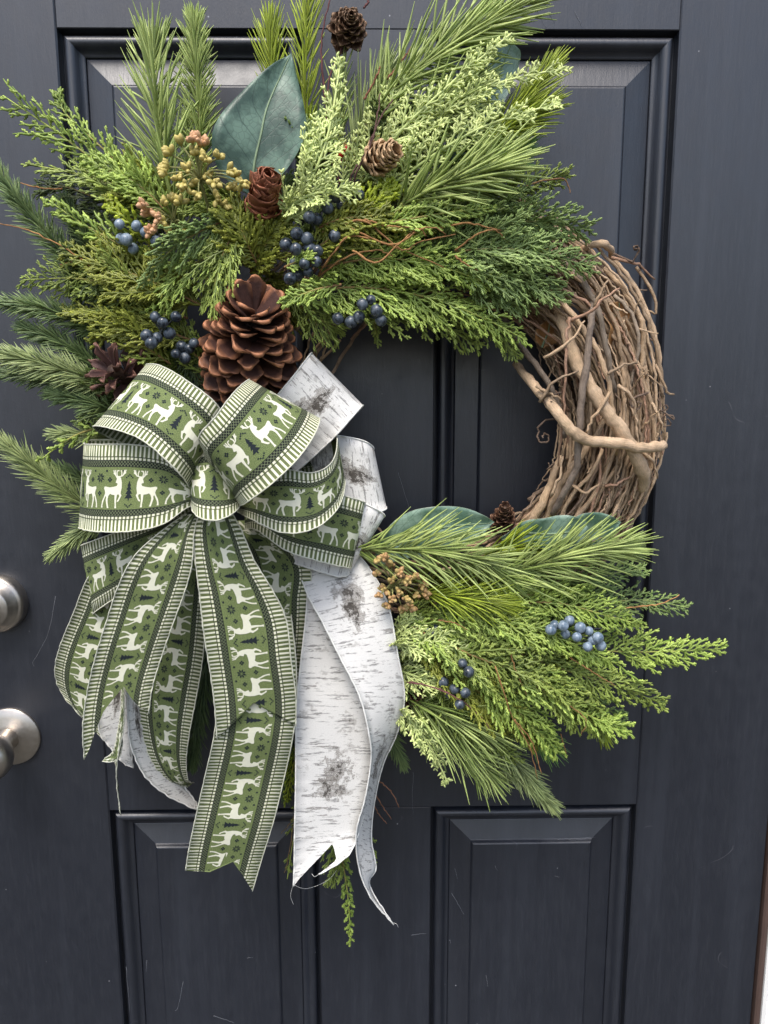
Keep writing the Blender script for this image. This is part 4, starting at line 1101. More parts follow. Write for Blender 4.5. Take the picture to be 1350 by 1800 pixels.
leaf('large teal broad leaf with pointed tip at the top left of the wreath', [(440, 345, .095), (400, 318, .108), (376, 280, .112), (374, 235, .112), (396, 190, .108), (440, 145, .10), (482, 112, .09), (512, 93, .085)],
     [(446, 345, .095), (485, 318, .098), (515, 280, .098), (538, 232, .095), (535, 190, .092), (526, 150, .09), (518, 118, .087), (512, 93, .085)], M_LEAF, camber=.006)
leaf('pale green leaf with rounded end behind the cypress at upper right', [(770, 295, .075), (790, 240, .085), (825, 180, .09), (850, 120, .088), (872, 82, .082), (895, 74, .078)],
     [(775, 300, .07), (830, 265, .075), (872, 205, .075), (900, 150, .075), (915, 100, .075), (905, 76, .077)], M_LEAF2, camber=.004)
leaf('blue green leaf with arched top at the bottom of the wreath opening', [(655, 985, .075), (680, 930, .088), (720, 900, .095), (765, 890, .098), (815, 893, .098), (850, 905, .095), (869, 918, .09)],
     [(660, 995, .075), (700, 985, .09), (740, 978, .10), (780, 970, .10), (820, 955, .098), (848, 938, .094), (869, 918, .09)], M_LEAF3, camber=.005)
leaf('blue green leaf lying along the foot of the bare vines', [(880, 945, .085), (920, 918, .098), (960, 910, .105), (1000, 906, .105), (1030, 915, .10)],
     [(885, 955, .085), (930, 960, .098), (975, 970, .102), (1010, 965, .10), (1034, 930, .098)], M_LEAF3, camber=.004)
leaf('blue green leaf tip folded out at the right foot of the vines', [(985, 955, .085), (1000, 925, .098), (1020, 904, .102), (1050, 901, .10), (1075, 907, .095), (1092, 918, .09)],
     [(990, 975, .085), (1015, 975, .09), (1040, 968, .092), (1062, 952, .09), (1080, 935, .09), (1092, 918, .09)], M_LEAF3, camber=.004)
leaf('brown curled oak leaf caught between the bare vines', [(1075, 625, .075), (1070, 600, .085), (1072, 575, .088), (1060, 552, .085), (1072, 535, .082), (1085, 530, .08)],
     [(1080, 622, .07), (1098, 605, .072), (1112, 590, .072), (1105, 568, .074), (1108, 548, .075), (1092, 530, .078)], M_DRY, name='oak_leaf', camber=.005)
leaf('small dry brown leaf behind the inner vines', [(950, 610, .06), (940, 595, .066), (945, 575, .068), (965, 562, .064)],
     [(955, 612, .058), (975, 605, .058), (985, 590, .058), (968, 563, .062)], M_DRY, name='dry_leaf', camber=.004)


# ------------------------------------------------------------------ loose twigs
def twig(label, branches, c, r=0.0012, name='twig_spray', cat='twig'):
    o = thing(name, label, cat, P(*branches[0][0]), 'loose twigs of the wreath')
    for b in branches:
        p = catmull(PP(*b), 22) + rng.normal(0, 0.0003, (22, 3))
        V, F = tube(p, np.linspace(r, r * 0.55, 22) * 0.75 * (1 + 0.3 * (rng.uniform(size=22) < 0.15)), 6)
        part('branch', o, V, F, M_VINE, True, col=np.tile(np.array(c), (len(V), 1)) * (1 + rng.normal(0, 0.06, (len(V), 1))))


OR = (0.30, 0.155, 0.062); RD = (0.105, 0.042, 0.040)
twig('tangle of orange brown twigs across the upper cedar', [
    [(560, 480, .125), (590, 440, .138), (615, 415, .142), (650, 420, .142), (700, 435, .138), (780, 470, .13)],
    [(600, 395, .135), (640, 388, .142), (680, 420, .142), (710, 440, .14), (740, 425, .138), (800, 412, .135)],
    [(612, 400, .138), (640, 412, .142), (690, 430, .145), (735, 405, .142), (760, 400, .14), (785, 412, .135)],
    [(620, 440, .14), (660, 462, .145), (700, 430, .145), (735, 402, .14), (750, 415, .138)],
    [(560, 485, .12), (610, 452, .135), (660, 440, .14), (690, 450, .138)], [(770, 400, .13), (820, 392, .135), (850, 398, .132), (880, 405, .125)],
    [(800, 440, .128), (840, 412, .134), (870, 405, .13), (888, 420, .122)], [(640, 385, .14), (670, 395, .143), (720, 400, .142)], [(800, 450, .13), (820, 465, .132), (840, 475, .13)]], OR)
twig('dark red stem carrying the topmost cone', [[(600, 330, .085), (575, 250, .085), (577, 150, .08), (600, 85, .07)], [(575, 200, .082), (567, 130, .08), (566, 60, .075), (580, 0, .07)], [(640, 15, .075), (648, 0, .072), (652, -12, .07)]], RD, .0014)
twig('dark twig with a fork beside the tan cone', [[(620, 330, .12), (628, 300, .128), (652, 255, .132), (662, 210, .13), (668, 165, .12)], [(640, 275, .13), (665, 215, .132), (690, 175, .128)], [(628, 290, .128), (615, 318, .125), (618, 345, .12)]], (0.10, 0.055, 0.045), .0013)
twig('brown twig ends among the upper pine needles', [[(640, 175, .11), (662, 135, .112), (668, 115, .11)], [(680, 140, .11), (705, 108, .112), (724, 82, .11)]], (0.20, 0.085, 0.05), .0013)
twig('curled brown twig reaching toward the right door panel', [[(890, 350, .085), (920, 330, .09), (960, 316, .09), (990, 315, .088), (1000, 328, .085), (1002, 340, .085)]], (0.22, 0.12, 0.06), .0011)
twig('orange brown twigs at the left edge over the spruce', [[(200, 500, .10), (120, 440, .105), (50, 405, .10), (-5, 392, .095)], [(210, 480, .10), (150, 460, .102), (105, 465, .10)], [(110, 332, .08), (70, 330, .078), (30, 320, .075)]], OR, .0010)
twig('orange twig on the cedar at the far right', [[(1075, 1070, .085), (1130, 1066, .088), (1165, 1060, .088), (1195, 1045, .085)]], (0.42, 0.22, 0.09), .0011)
twig('thin orange twigs hanging from the lower right cedar', [[(870, 1170, .135), (885, 1215, .138), (900, 1260, .13), (930, 1310, .12), (945, 1370, .11)], [(905, 1265, .125), (935, 1305, .12), (952, 1360, .115)], [(1000, 1155, .12), (1040, 1180, .125), (1080, 1205, .12)], [(960, 1215, .12), (1000, 1240, .122), (1030, 1265, .12), (1022, 1292, .115)], [(985, 1290, .10), (995, 1325, .098)], [(770, 1090, .135), (800, 1095, .138), (822, 1108, .135)], [(895, 1140, .135), (905, 1175, .138), (930, 1230, .132)]], OR, .0009)
twig('purple brown twig arching over the lower pine sprig', [[(715, 1200, .12), (750, 1205, .135), (800, 1225, .138), (840, 1255, .132), (865, 1285, .125)], [(720, 1198, .12), (760, 1208, .136), (790, 1218, .136)]], (0.15, 0.065, 0.06), .0010)
twig('reddish twigs poking out right of the white tail', [[(650, 1360, .06), (675, 1380, .065), (690, 1395, .065), (702, 1420, .06)], [(652, 1375, .06), (665, 1405, .065), (688, 1440, .06)], [(650, 1395, .06), (662, 1425, .06), (680, 1448, .055)]], (0.22, 0.11, 0.065), .0010)
twig('thin twigs left of the white tail over the door', [[(530, 1400, .05), (515, 1440, .052), (495, 1465, .05)], [(520, 1420, .05), (508, 1500, .05), (500, 1535, .048)]], (0.20, 0.13, 0.06), .0008)

# ------------------------------------------------------------------ the bow
WR = 0.080                                  # ribbon width


def green_ribbon_mat(name, back=False):
    m, nt, b = mat(name, 0.75, 0.2)
    uv = nt.nodes.new('ShaderNodeUVMap'); uv.uv_map = 'uv'
    sp = nt.nodes.new('ShaderNodeSeparateXYZ'); nt.links.new(uv.outputs[0], sp.inputs[0])
    u, v = sp.outputs[0], sp.outputs[1]
    a = math_n(nt, 'SUBTRACT', 0.5, math_n(nt, 'ABSOLUTE', math_n(nt, 'SUBTRACT', v, 0.5)))
    lt = lambda x, y: math_n(nt, 'LESS_THAN', x, y)
    fr = math_n(nt, 'FRACT', math_n(nt, 'MULTIPLY', u, 20.0))
    weave = noise(nt, 125, 2, 0.7, vec=uv.outputs[0])
    blot = noise(nt, 9, 3, vec=uv.outputs[0])
    g0, g1 = (0.055, 0.080, 0.026), (0.285, 0.345, 0.135)
    cream, dark, olive = (0.70, 0.69, 0.53), (0.012, 0.016, 0.014), (0.075, 0.092, 0.036)
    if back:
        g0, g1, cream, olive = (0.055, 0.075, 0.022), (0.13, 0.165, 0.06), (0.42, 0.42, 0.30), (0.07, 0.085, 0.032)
    green = mix_c(nt, ramp(nt, weave, [(0.33, 0.0), (0.67, 1.0)]), g0, g1)
    green = mix_c(nt, math_n(nt, 'MULTIPLY', blot, 0.22), green, g0)
    oliv = mix_c(nt, ramp(nt, weave, [(0.35, 0.0), (0.7, 0.45)]), olive, g1)
    # dark woven band: fine diagonal lattice
    su = math_n(nt, 'MULTIPLY', u, 25.0); sv = math_n(nt, 'MULTIPLY', v, 25.0)
    l1 = math_n(nt, 'PINGPONG', math_n(nt, 'ADD', su, sv), 0.5); l2 = math_n(nt, 'PINGPONG', math_n(nt, 'SUBTRACT', su, sv), 0.5)
    lat = math_n(nt, 'MULTIPLY', math_n(nt, 'LESS_THAN', math_n(nt, 'MINIMUM', l1, l2), 0.11), 0.9)
    band = mix_c(nt, lat, (0.008, 0.010, 0.009), (0.17, 0.20, 0.11))
    col = green
    col = mix_c(nt, lt(a, 0.258), col, dark)
    col = mix_c(nt, lt(a, 0.250), col, band)
    col = mix_c(nt, lt(a, 0.184), col, dark)
    dash = mix_c(nt, lt(fr, 0.60), oliv, cream)
    col = mix_c(nt, lt(a, 0.176), col, dash)
    col = mix_c(nt, lt(a, 0.148), col, (0.05, 0.062, 0.03))
    stripe = mix_c(nt, lt(fr, 0.42), oliv, cream)
    col = mix_c(nt, lt(a, 0.136), col, stripe)
    col = mix_c(nt, lt(a, 0.012), col, (0.40, 0.42, 0.27))
    nt.links.new(col, b.inputs['Base Color'])
    bump(nt, b, weave, 0.6, 0.0006)
    return m


def birch_mat(name, tint=1.0):
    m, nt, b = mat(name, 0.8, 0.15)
    uv = nt.nodes.new('ShaderNodeUVMap'); uv.uv_map = 'uv'
    U = uv.outputs[0]
    sp = nt.nodes.new('ShaderNodeSeparateXYZ'); nt.links.new(U, sp.inputs[0])
    a = math_n(nt, 'SUBTRACT', 0.5, math_n(nt, 'ABSOLUTE', math_n(nt, 'SUBTRACT', sp.outputs[1], 0.5)))
    fine = noise(nt, 110, 3, 0.75, vec=U)
    dash = noise(nt, 1, 5, 0.7, vec=U, stretch=(30, 2.6, 1))
    gate = noise(nt, 3.4, 3, 0.6, vec=U)
    streak = math_n(nt, 'MULTIPLY', ramp(nt, dash, [(0.560, 0.0), (0.575, 1.0)]), ramp(nt, gate, [(0.40, 0.0), (0.47, 1.0)]))
    streak = math_n(nt, 'MULTIPLY', streak, ramp(nt, fine, [(0.35, 0.45), (0.6, 1.0)]))
    big = noise(nt, 1, 6, 0.7, vec=U, stretch=(4.2, 2.2, 1))
    blot = math_n(nt, 'MULTIPLY', ramp(nt, big, [(0.585, 0.0), (0.61, 1.0)]), ramp(nt, fine, [(0.38, 0.15), (0.62, 1.0)]))
    core = ramp(nt, big, [(0.655, 0.0), (0.675, 1.0)])
    # knot marks of the printed bark: paired dark eyes at regular stations
    w = tuple(x * tint for x in (0.76, 0.745, 0.71)); w2 = tuple(x * tint for x in (0.58, 0.57, 0.54))
    col = mix_c(nt, ramp(nt, fine, [(0.42, 1.0), (0.62, 0.0)]), w, w2)
    fu = math_n(nt, 'SUBTRACT', math_n(nt, 'FRACT', math_n(nt, 'MULTIPLY_ADD', sp.outputs[0], 0.47, 0.2)), 0.5)
    wob = math_n(nt, 'MULTIPLY_ADD', noise(nt, 7, 6, 0.75, vec=U), 0.9, -0.45)
    for du, dv, rr in ((0.0, 0.55, 0.21), (0.10, 0.47, 0.18)):
        e1 = math_n(nt, 'MULTIPLY', math_n(nt, 'SUBTRACT', fu, du), 1.9)
        e2 = math_n(nt, 'SUBTRACT', sp.outputs[1], dv)
        d = math_n(nt, 'ADD', math_n(nt, 'SQRT', math_n(nt, 'ADD', math_n(nt, 'MULTIPLY', e1, e1), math_n(nt, 'MULTIPLY', e2, e2))), wob)
        halo = math_n(nt, 'MULTIPLY', ramp(nt, d, [(rr * .80, 0.9), (rr * .92, 0.0)]), ramp(nt, fine, [(0.44, 0.15), (0.52, 1.0)]))
        col = mix_c(nt, halo, col, (0.20, 0.18, 0.155))
        col = mix_c(nt, ramp(nt, d, [(rr * .24, 0.9), (rr * .32, 0.0)]), col, (0.060, 0.052, 0.044))
    col = mix_c(nt, math_n(nt, 'MULTIPLY', blot, 0.8), col, (0.27, 0.25, 0.225))
    col = mix_c(nt, math_n(nt, 'MULTIPLY', core, 0.8), col, (0.085, 0.075, 0.065))
    col = mix_c(nt, math_n(nt, 'MULTIPLY', streak, 0.85), col, (0.115, 0.11, 0.105))
    broad = noise(nt, 1, 6, 0.72, vec=U, stretch=(11, 1.5, 1))
    bs = math_n(nt, 'MULTIPLY', ramp(nt, broad, [(0.600, 0.0), (0.625, 1.0)]), ramp(nt, fine, [(0.42, 0.35), (0.52, 1.0)]))
    col = mix_c(nt, math_n(nt, 'MULTIPLY', bs, 0.85), col, (0.13, 0.115, 0.10))
    col = mix_c(nt, math_n(nt, 'LESS_THAN', a, 0.016), col, (0.74 * tint, 0.73 * tint, 0.66 * tint))
    nt.links.new(col, b.inputs['Base Color'])
    bump(nt, b, fine, 0.3, 0.0004)
    return m


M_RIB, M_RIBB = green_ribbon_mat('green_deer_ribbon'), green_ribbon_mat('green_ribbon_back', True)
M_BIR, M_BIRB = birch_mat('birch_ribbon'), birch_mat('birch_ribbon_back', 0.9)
M_CREAM = plain('cream_print', (0.72, 0.71, 0.56), 0.75, 0.09, 300, 0.2)
M_INK = plain('dark_print', (0.016, 0.022, 0.026), 0.75, 0.3, 300, 0.2)
M_CORD = plain('cream_cord', (0.62, 0.62, 0.50), 0.8, 0.25, 600, 0.2, 0.6)
M_CORDW = plain('white_cord', (0.78, 0.77, 0.72), 0.8, 0.15, 600, 0.2, 0.6)


# --- printed motifs in ribbon units (u along, v across, 1 = ribbon width)
def tri(poly):
    t = tessellate_polygon([[Vector((p[0], p[1], 0)) for p in poly]])
    return [[poly[i] for i in q] for q in t]


_deer = [(462, 455), (480, 452), (540, 462), (600, 456), (640, 447), (652, 425), (640, 419), (622, 412), (632, 385), (645, 352), (668, 343), (692, 368), (706, 410), (709, 468), (700, 512), (698, 525), (712, 545), (692, 580), (677, 605), (655, 613), (652, 601), (668, 586), (683, 552), (672, 533), (650, 537), (642, 600), (646, 658), (652, 676), (624, 676), (628, 650), (621, 600), (617, 541), (575, 536), (552, 527), (530, 548), (520, 580), (523, 612), (532, 650), (542, 674), (518, 676), (507, 640), (493, 592), (498, 560), (485, 552), (470, 582), (452, 622), (447, 652), (452, 670), (428, 671), (431, 640), (440, 598), (462, 560), (480, 520), (470, 490), (458, 476)]
_ant = [[(655, 352), (622, 345), (598, 318), (588, 288)], [(622, 345), (614, 318), (612, 286)], [(640, 345), (632, 315), (640, 292), (660, 290)], [(606, 328), (590, 318)],
        [(676, 352), (712, 342), (740, 315), (752, 284)], [(714, 340), (728, 316), (734, 286)], [(696, 346), (700, 318), (688, 288)], [(732, 322), (752, 312)], [(650, 360), (628, 352), (640, 366)]]
KD = 0.445 / 402.0


def dn(p, mir):
    x = (p[0] - 580) * KD * 0.86; y = 0.275 + (676 - p[1]) * KD
    return (-x if mir else x, y)


def stroke(pts, w):
    out = []
    for (x0, y0), (x1, y1) in zip(pts[:-1], pts[1:]):
        L = math.hypot(x1 - x0, y1 - y0); nx, ny = -(y1 - y0) / L * w, (x1 - x0) / L * w
        ex, ey = (x1 - x0) / L * w * .5, (y1 - y0) / L * w * .5
        q = [(x0 + nx - ex, y0 + ny - ey), (x1 + nx + ex, y1 + ny + ey), (x1 - nx + ex, y1 - ny + ey), (x0 - nx - ex, y0 - ny - ey)]
        out += [[q[0], q[1], q[2]], [q[0], q[2], q[3]]]
    return out


def deer_tris(u0, mir):
    a = [[(p[0] + u0, p[1]) for p in t] for t in tri([dn(p, mir) for p in _deer])]
    b = []
    for s in _ant: b += stroke([dn(p, mir) for p in s], 0.0062)
    return a, [[(p[0] + u0, p[1]) for p in t] for t in b]


def sq(u, v, r):
    return [[(u - r, v - r), (u + r, v - r), (u + r, v + r)], [(u - r, v - r), (u + r, v + r), (u - r, v + r)]]


def flower(u, v, r=0.017):
    o = []
    for a, b in ((1, 0), (-1, 0), (0, 1), (0, -1)): o += sq(u + a * r, v + b * r, r * 0.62)
    return o


def flake(u, v, R=0.062):
    o = []
    for k in range(8):
        a = math.pi / 4 * k + math.pi / 8; w = 0.30
        p = lambda r, b: (u + r * math.cos(b), v + r * math.sin(b))
        q = [p(R * .14, a), p(R * .62, a - w), p(R, a), p(R * .62, a + w)]
        o += [[q[0], q[1], q[2]], [q[0], q[2], q[3]]]
    return o


def tree(u, v):
    o = [[(u - .007, v - .115), (u + .007, v - .115), (u + .007, v - .08)], [(u - .007, v - .115), (u + .007, v - .08), (u - .007, v - .08)]]
    for k, (y0, y1, w) in enumerate(((-.090, -.015, .050), (-.040, .030, .042), (.008, .070, .033), (.048, .118, .023))):
        o.append([(u - w, v + y0), (u + w, v + y0 + .004), (u, v + y1)])
    return o


def chev(u, v, s=1):
    o = []
    for k in (-2, -1, 0, 1, 2): o += sq(u + k * .019, v + s * (abs(k) * .016 - .016), .0085)
    return o


PERIOD = 0.785
_d1, _a1 = deer_tris(0.215, True); _d2, _a2 = deer_tris(0.570, False)
_ink = flake(.392, .622) + flower(.255, .600) + flower(.530, .600) + flower(.390, .445) + sq(.300, .700, .012) + sq(.482, .700, .012) + tree(0.0, .475) + chev(0.0, .640, -1) + chev(0.0, .300, 1) + sq(.075, .70, .010) + sq(.705, .70, .010)
LAYERS = [(np.array(_d1 + _d2), 0, 0.00022), (np.array(_a1 + _a2), 0, 0.00026), (np.array(_ink), 1, 0.00022)]


def clip_t(poly, lo, hi):
    for val, keep in ((lo, 1), (hi, -1)):
        out = []
        for i in range(len(poly)):
            p, q = poly[i], poly[(i + 1) % len(poly)]
            dp, dq = (p[0] - val) * keep, (q[0] - val) * keep
            if dp >= 0: out.append(p)
            if (dp > 0 > dq) or (dp < 0 < dq):
                f = dp / (dp - dq); out.append((p[0] + (q[0] - p[0]) * f, p[1] + (q[1] - p[1]) * f))
        poly = out
        if len(poly) < 3: return []
    return poly


bow = thing('ribbon_bow', 'big bow of green deer ribbon and white birch print ribbon', 'bow', P(375, 890, .10))


def ribbon(name, rows, kind='green', end=None, start=None, tref=None, phase=0.0, wave=0.0008, label=None, seg=10, cords=True):
    A = np.array([P(r[0], r[1], r[2]) for r in rows]); B = np.array([P(r[3], r[4], r[5]) for r in rows])
    T = len(rows) - 1
    ph = rng.uniform(0, 6.28)
    ft0 = np.linspace(0, T, 200); c0_ = 0.5 * (cr_eval(A, ft0) + cr_eval(B, ft0)); ar0 = np.concatenate([[0], np.cumsum(np.linalg.norm(np.diff(c0_, axis=0), axis=1))])

    def S(t, v):
        a, b = cr_eval(A, t), cr_eval(B, t)
        p = a + (b - a) * v[:, None]
        p[:, 1] += wave * np.sin(2.6 * t + ph + 2.2 * v) * (0.4 + 0.6 * np.abs(2 * v - 1))
        k = np.interp(t, ft0, ar0)
        p[:, 1] += 0.0007 * np.abs(2 * v - 1) ** 5 * (np.sin(k * 560 + ph) + 0.7 * np.sin(k * 333 + 2 * ph))
        return p

    def nor(t, v):
        e = 1e-3
        du = S(np.clip(t + e, 0, T), v) - S(np.clip(t - e, 0, T), v); dv = S(t, v + e) - S(t, v - e)
        return nrm(np.cross(du, dv))

    tr = np.array([T / 2 if tref is None else tref]); hv = np.array([0.5])
    p0 = S(tr, hv)[0]; sg = 1.0 if nor(tr, hv)[0] @ (np.array([0, -CAM_D, 0]) - p0) > 0 else -1.0
    nt_, nv = T * seg, 6
    tg = np.linspace(0, T, nt_ + 1); vg = np.linspace(0, 1, nv + 1)
    if end or start: vg = np.unique(np.concatenate([vg, [e[0] for e in (end or [])], [e[0] for e in (start or [])]])); nv = len(vg) - 1
    te = np.interp(vg, [e[0] for e in end], [e[1] for e in end]) if end else np.full(nv + 1, float(T))
    T0 = max(0.0, te.min() - 0.4)
    TT = np.where(tg[:, None] <= T0, tg[:, None], T0 + (tg[:, None] - T0) * (te[None] - T0) / (T - T0))
    VV = np.broadcast_to(vg[None], TT.shape)
    t1, v1 = TT.ravel(), VV.ravel()
    V = S(t1, v1); Nn = nor(t1, v1) * sg
    fine_t = np.linspace(0, T, 400); cen = S(fine_t, np.full(400, .5))
    arc = np.concatenate([[0], np.cumsum(np.linalg.norm(np.diff(cen, axis=0), axis=1))]) / WR
    UV = np.stack([np.interp(t1, fine_t, arc) + phase, v1], 1)
    m = nv + 1; n1 = len(V)
    idx = (np.arange(nt_)[:, None] * m + np.arange(nv)[None]).ravel()
    q = np.stack([idx, idx + 1, idx + m + 1, idx + m], 1)
    if sg > 0: q = q[:, ::-1]
    qb = q[:, ::-1] + n1
    rim = []
    for i in range(nt_):
        for a in (i * m, i * m + nv): rim.append((a, a + m, a + m + n1, a + n1))
    for j in range(nv):
        for a in (j, nt_ * m + j): rim.append((a, a + 1, a + 1 + n1, a + n1))
    allq = np.vstack([q, qb, np.array(rim)])
    mi = [0] * len(q) + [1] * len(qb) + [1] * len(rim)
    mats = [M_RIB, M_RIBB] if kind == 'green' else [M_BIR, M_BIRB]
    o = part(name, bow, np.vstack([V, V - Nn * 0.0006]), [allq], mats, True, uv=np.vstack([UV, UV]), matidx=mi, label=label)
    if cords:
        tubes = []
        for col_ in (0, nv):
            e = V.reshape(nt_ + 1, m, 3)[:, col_]
            tubes.append(tube(e, 0.00055 if kind == 'green' else 0.0008, 5))
        cv, cf = join(tubes)
        part('wired_edge', o, cv, cf, M_CORD if kind == 'green' else M_CORDW, True)
    if kind != 'green': return o
    # printed deer, trees and snowflakes, laid on the cloth
    tend = lambda v: np.interp(v, vg, te)
    PV, PF, PM = [], [], []
    Utot = arc[-1]; off = 0
    for tris, mt, lift in LAYERS:
        pts_t, pts_v, polys = [], [], []
        for k in range(int(math.floor(phase / PERIOD)) - 1, int((Utot + phase) / PERIOD) + 2):
            sh = k * PERIOD - phase
            tt = tris.copy(); tt[:, :, 0] += sh
            mn, mx = tt[:, :, 0].min(1), tt[:, :, 0].max(1)
            tt = tt[(mx > 0) & (mn < Utot)]
            if not len(tt): continue
            tv = tt.copy(); tv[:, :, 0] = np.interp(tt[:, :, 0], arc, fine_t)
            for tr_ in tv:
                lo, hi = tr_[:, 0].min(), tr_[:, 0].max()
                if hi > T0 and end:
                    c = tr_.mean(0)
                    if (tr_[:, 0] > tend(tr_[:, 1]) - 0.02).any(): continue
                g0, g1 = int(lo * seg + 1e-6), int(hi * seg - 1e-6)
                if g0 == g1: polys.append([tuple(p) for p in tr_])
                else:
                    src = [tuple(p) for p in tr_]
                    for g in range(g0, g1 + 1):
                        c = clip_t(src, g / seg, (g + 1) / seg)
                        if len(c) >= 3: polys.append(c)
        if not polys: continue
        flat = np.array([p for pl in polys for p in pl])
        tt_, vv_ = np.clip(flat[:, 0], 0, T), flat[:, 1]
        W_ = S(tt_, vv_) + nor(tt_, vv_) * sg * lift
        PV.append(W_)
        c = off
        for pl in polys:
            ids = list(range(c, c + len(pl))); c += len(pl)
            for k in range(1, len(ids) - 1): PF.append((ids[0], ids[k], ids[k + 1])); PM.append(mt)
        off += len(flat)
    if PF:
        part('printed_motifs', o, np.concatenate(PV), [np.array(PF)], [M_CREAM, M_INK], True, matidx=PM)
    return o


R = ribbon
BW = 'white birch bark print ribbon '
# green tails, back ones first
R('tail', [(345, 905, .10, 372, 940, .10), (240, 935, .095, 320, 1000, .10), (165, 1000, .09, 265, 1035, .095), (128, 1080, .08, 228, 1105, .085), (104, 1140, .07, 206, 1165, .078), (97, 1185, .062, 190, 1222, .07), (110, 1222, .055, 180, 1268, .062), (146, 1262, .05, 176, 1296, .058)], tref=3, phase=.2)
R('loop', [(362, 935, .10, 336, 887, .11), (292, 985, .11, 272, 915, .118), (218, 1040, .105, 207, 935, .112), (168, 1075, .09, 147, 957, .092), (172, 1078, .072, 152, 957, .072), (230, 1045, .062, 220, 940, .062)], tref=1.5, phase=.35)
R('tail', [(362, 920, .10, 330, 925, .10), (364, 1000, .11, 290, 990, .11), (363, 1080, .105, 268, 1065, .105), (356, 1160, .10, 256, 1140, .10), (344, 1230, .095, 243, 1212, .095), (333, 1290, .09, 247, 1275, .088), (327, 1338, .08, 264, 1332, .078), (331, 1370, .066, 296, 1374, .062), (341, 1376, .05, 330, 1384, .048)], tref=3, phase=.1)
R('tail', [(400, 915, .09, 440, 915, .09), (428, 985, .095, 539, 985, .10), (428, 1060, .10, 542, 1060, .105), (428, 1140, .10, 537, 1140, .10), (426, 1220, .095, 522, 1218, .095), (420, 1300, .09, 506, 1290, .09)], tref=2, phase=.45)
R('tail', [(385, 1080, .105, 512, 1080, .105), (383, 1160, .132, 520, 1160, .132), (381, 1240, .136, 521, 1240, .136), (375, 1300, .131, 514, 1300, .131), (359, 1370, .12, 499, 1370, .12), (343, 1440, .113, 482, 1440, .113), (330, 1505, .104, 462, 1505, .104), (322, 1568, .096, 444, 1566, .096)],
  end=[(0, 6.40), (.33, 6.45), (.62, 6.16), (1, 7.0)], tref=4, phase=.28)
R('tail', [(405, 895, .150, 352, 900, .150), (424, 932, .156, 341, 935, .152), (447, 985, .156, 344, 990, .154), (478, 1035, .155, 350, 1045, .154), (503, 1090, .152, 358, 1110, .152), (512, 1160, .148, 368, 1175, .148), (520, 1225, .142, 377, 1240, .143), (520, 1285, .134, 382, 1300, .136)],
  end=[(0, 6.85), (.52, 6.05), (1, 7.0)], tref=4, phase=.05)
R('tail', [(326, 903, .150, 348, 905, .146), (282, 935, .158, 341, 938, .154), (236, 978, .158, 338, 988, .156), (206, 1035, .155, 326, 1035, .155), (186, 1095, .15, 306, 1092, .15), (168, 1155, .145, 287, 1145, .146), (153, 1215, .14, 270, 1200, .142), (146, 1275, .134, 262, 1250, .136), (148, 1335, .126, 258, 1300, .13)],
  end=[(0, 8.0), (.1, 7.7), (.3, 6.7), (.55, 6.0), (.75, 6.55), (1, 7.1)], tref=4, phase=.5)
# thin end of a tail seen edge-on at the lower left
R('tail', [(220, 1185, .11, 214, 1200, .075), (219, 1235, .11, 212, 1250, .075), (217, 1280, .105, 205, 1300, .075), (207, 1335, .098, 203, 1340, .07), (205, 1380, .09, 207, 1385, .068), (212, 1434, .082, 211, 1420, .066)], tref=2, phase=.3)
R('tail', [(216, 1305, .098, 208, 1275, .09), (207, 1336, .098, 200, 1318, .092), (180, 1338, .094, 183, 1334, .093)], tref=1, phase=.1)
# white ribbon
R('tail', [(190, 1130, .075, 250, 1120, .075), (182, 1200, .07, 242, 1190, .07), (174, 1280, .062, 233, 1260, .066), (198, 1320, .055, 232, 1320, .06), (222, 1345, .048, 234, 1350, .054)], 'birch', label=BW + 'tail behind the left green tail')
R('tail', [(212, 1165, .085, 250, 1165, .105), (222, 1215, .095, 248, 1210, .095), (225, 1265, .098, 258, 1262, .085), (230, 1312, .095, 272, 1305, .074), (252, 1360, .086, 298, 1350, .060), (294, 1398, .072, 326, 1386, .05), (346, 1425, .055, 347, 1412, .046)], 'birch', label=BW + 'tail curling right under the green tails', tref=2)
R('loop', [(520, 830, .095, 430, 740, .095), (560, 795, .108, 462, 722, .108), (592, 764, .115, 500, 680, .115), (620, 732, .115, 532, 640, .113), (636, 714, .104, 546, 622, .10), (630, 722, .085, 540, 632, .082), (560, 790, .075, 470, 715, .072)], 'birch', label=BW + 'loop right of the large cone', tref=2)
R('loop', [(520, 885, .08, 510, 765, .08), (575, 890, .095, 560, 764, .095), (625, 896, .104, 608, 768, .104), (662, 900, .102, 642, 776, .10), (679, 894, .088, 657, 788, .086), (668, 888, .070, 646, 790, .068), (600, 880, .06, 580, 790, .06)], 'birch', label=BW + 'loop at the right of the bow', tref=2)
R('loop', [(500, 985, .095, 520, 880, .095), (555, 1002, .112, 580, 878, .112), (598, 1014, .116, 636, 884, .116), (614, 1008, .108, 676, 905, .106), (606, 1000, .09, 655, 912, .088), (560, 985, .08, 590, 900, .078)], 'birch', label=BW + 'loop edge behind the lowest right green loop', tref=1.5)
R('tail', [(520, 985, .09, 610, 950, .09), (540, 1045, .11, 655, 1008, .112), (566, 1092, .122, 683, 1065, .122), (601, 1162, .132, 699, 1150, .127), (634, 1230, .138, 711, 1225, .120), (650, 1298, .138, 698, 1290, .110), (652, 1340, .132, 673, 1345, .100), (642, 1402, .126, 658, 1412, .092), (626, 1466, .12, 653, 1475, .088), (632, 1530, .112, 661, 1525, .086), (655, 1582, .106, 650, 1558, .09), (692, 1626, .10, 689, 1621, .098)], 'birch', label=BW + 'tail twisting at its lower end', tref=2, seg=8)
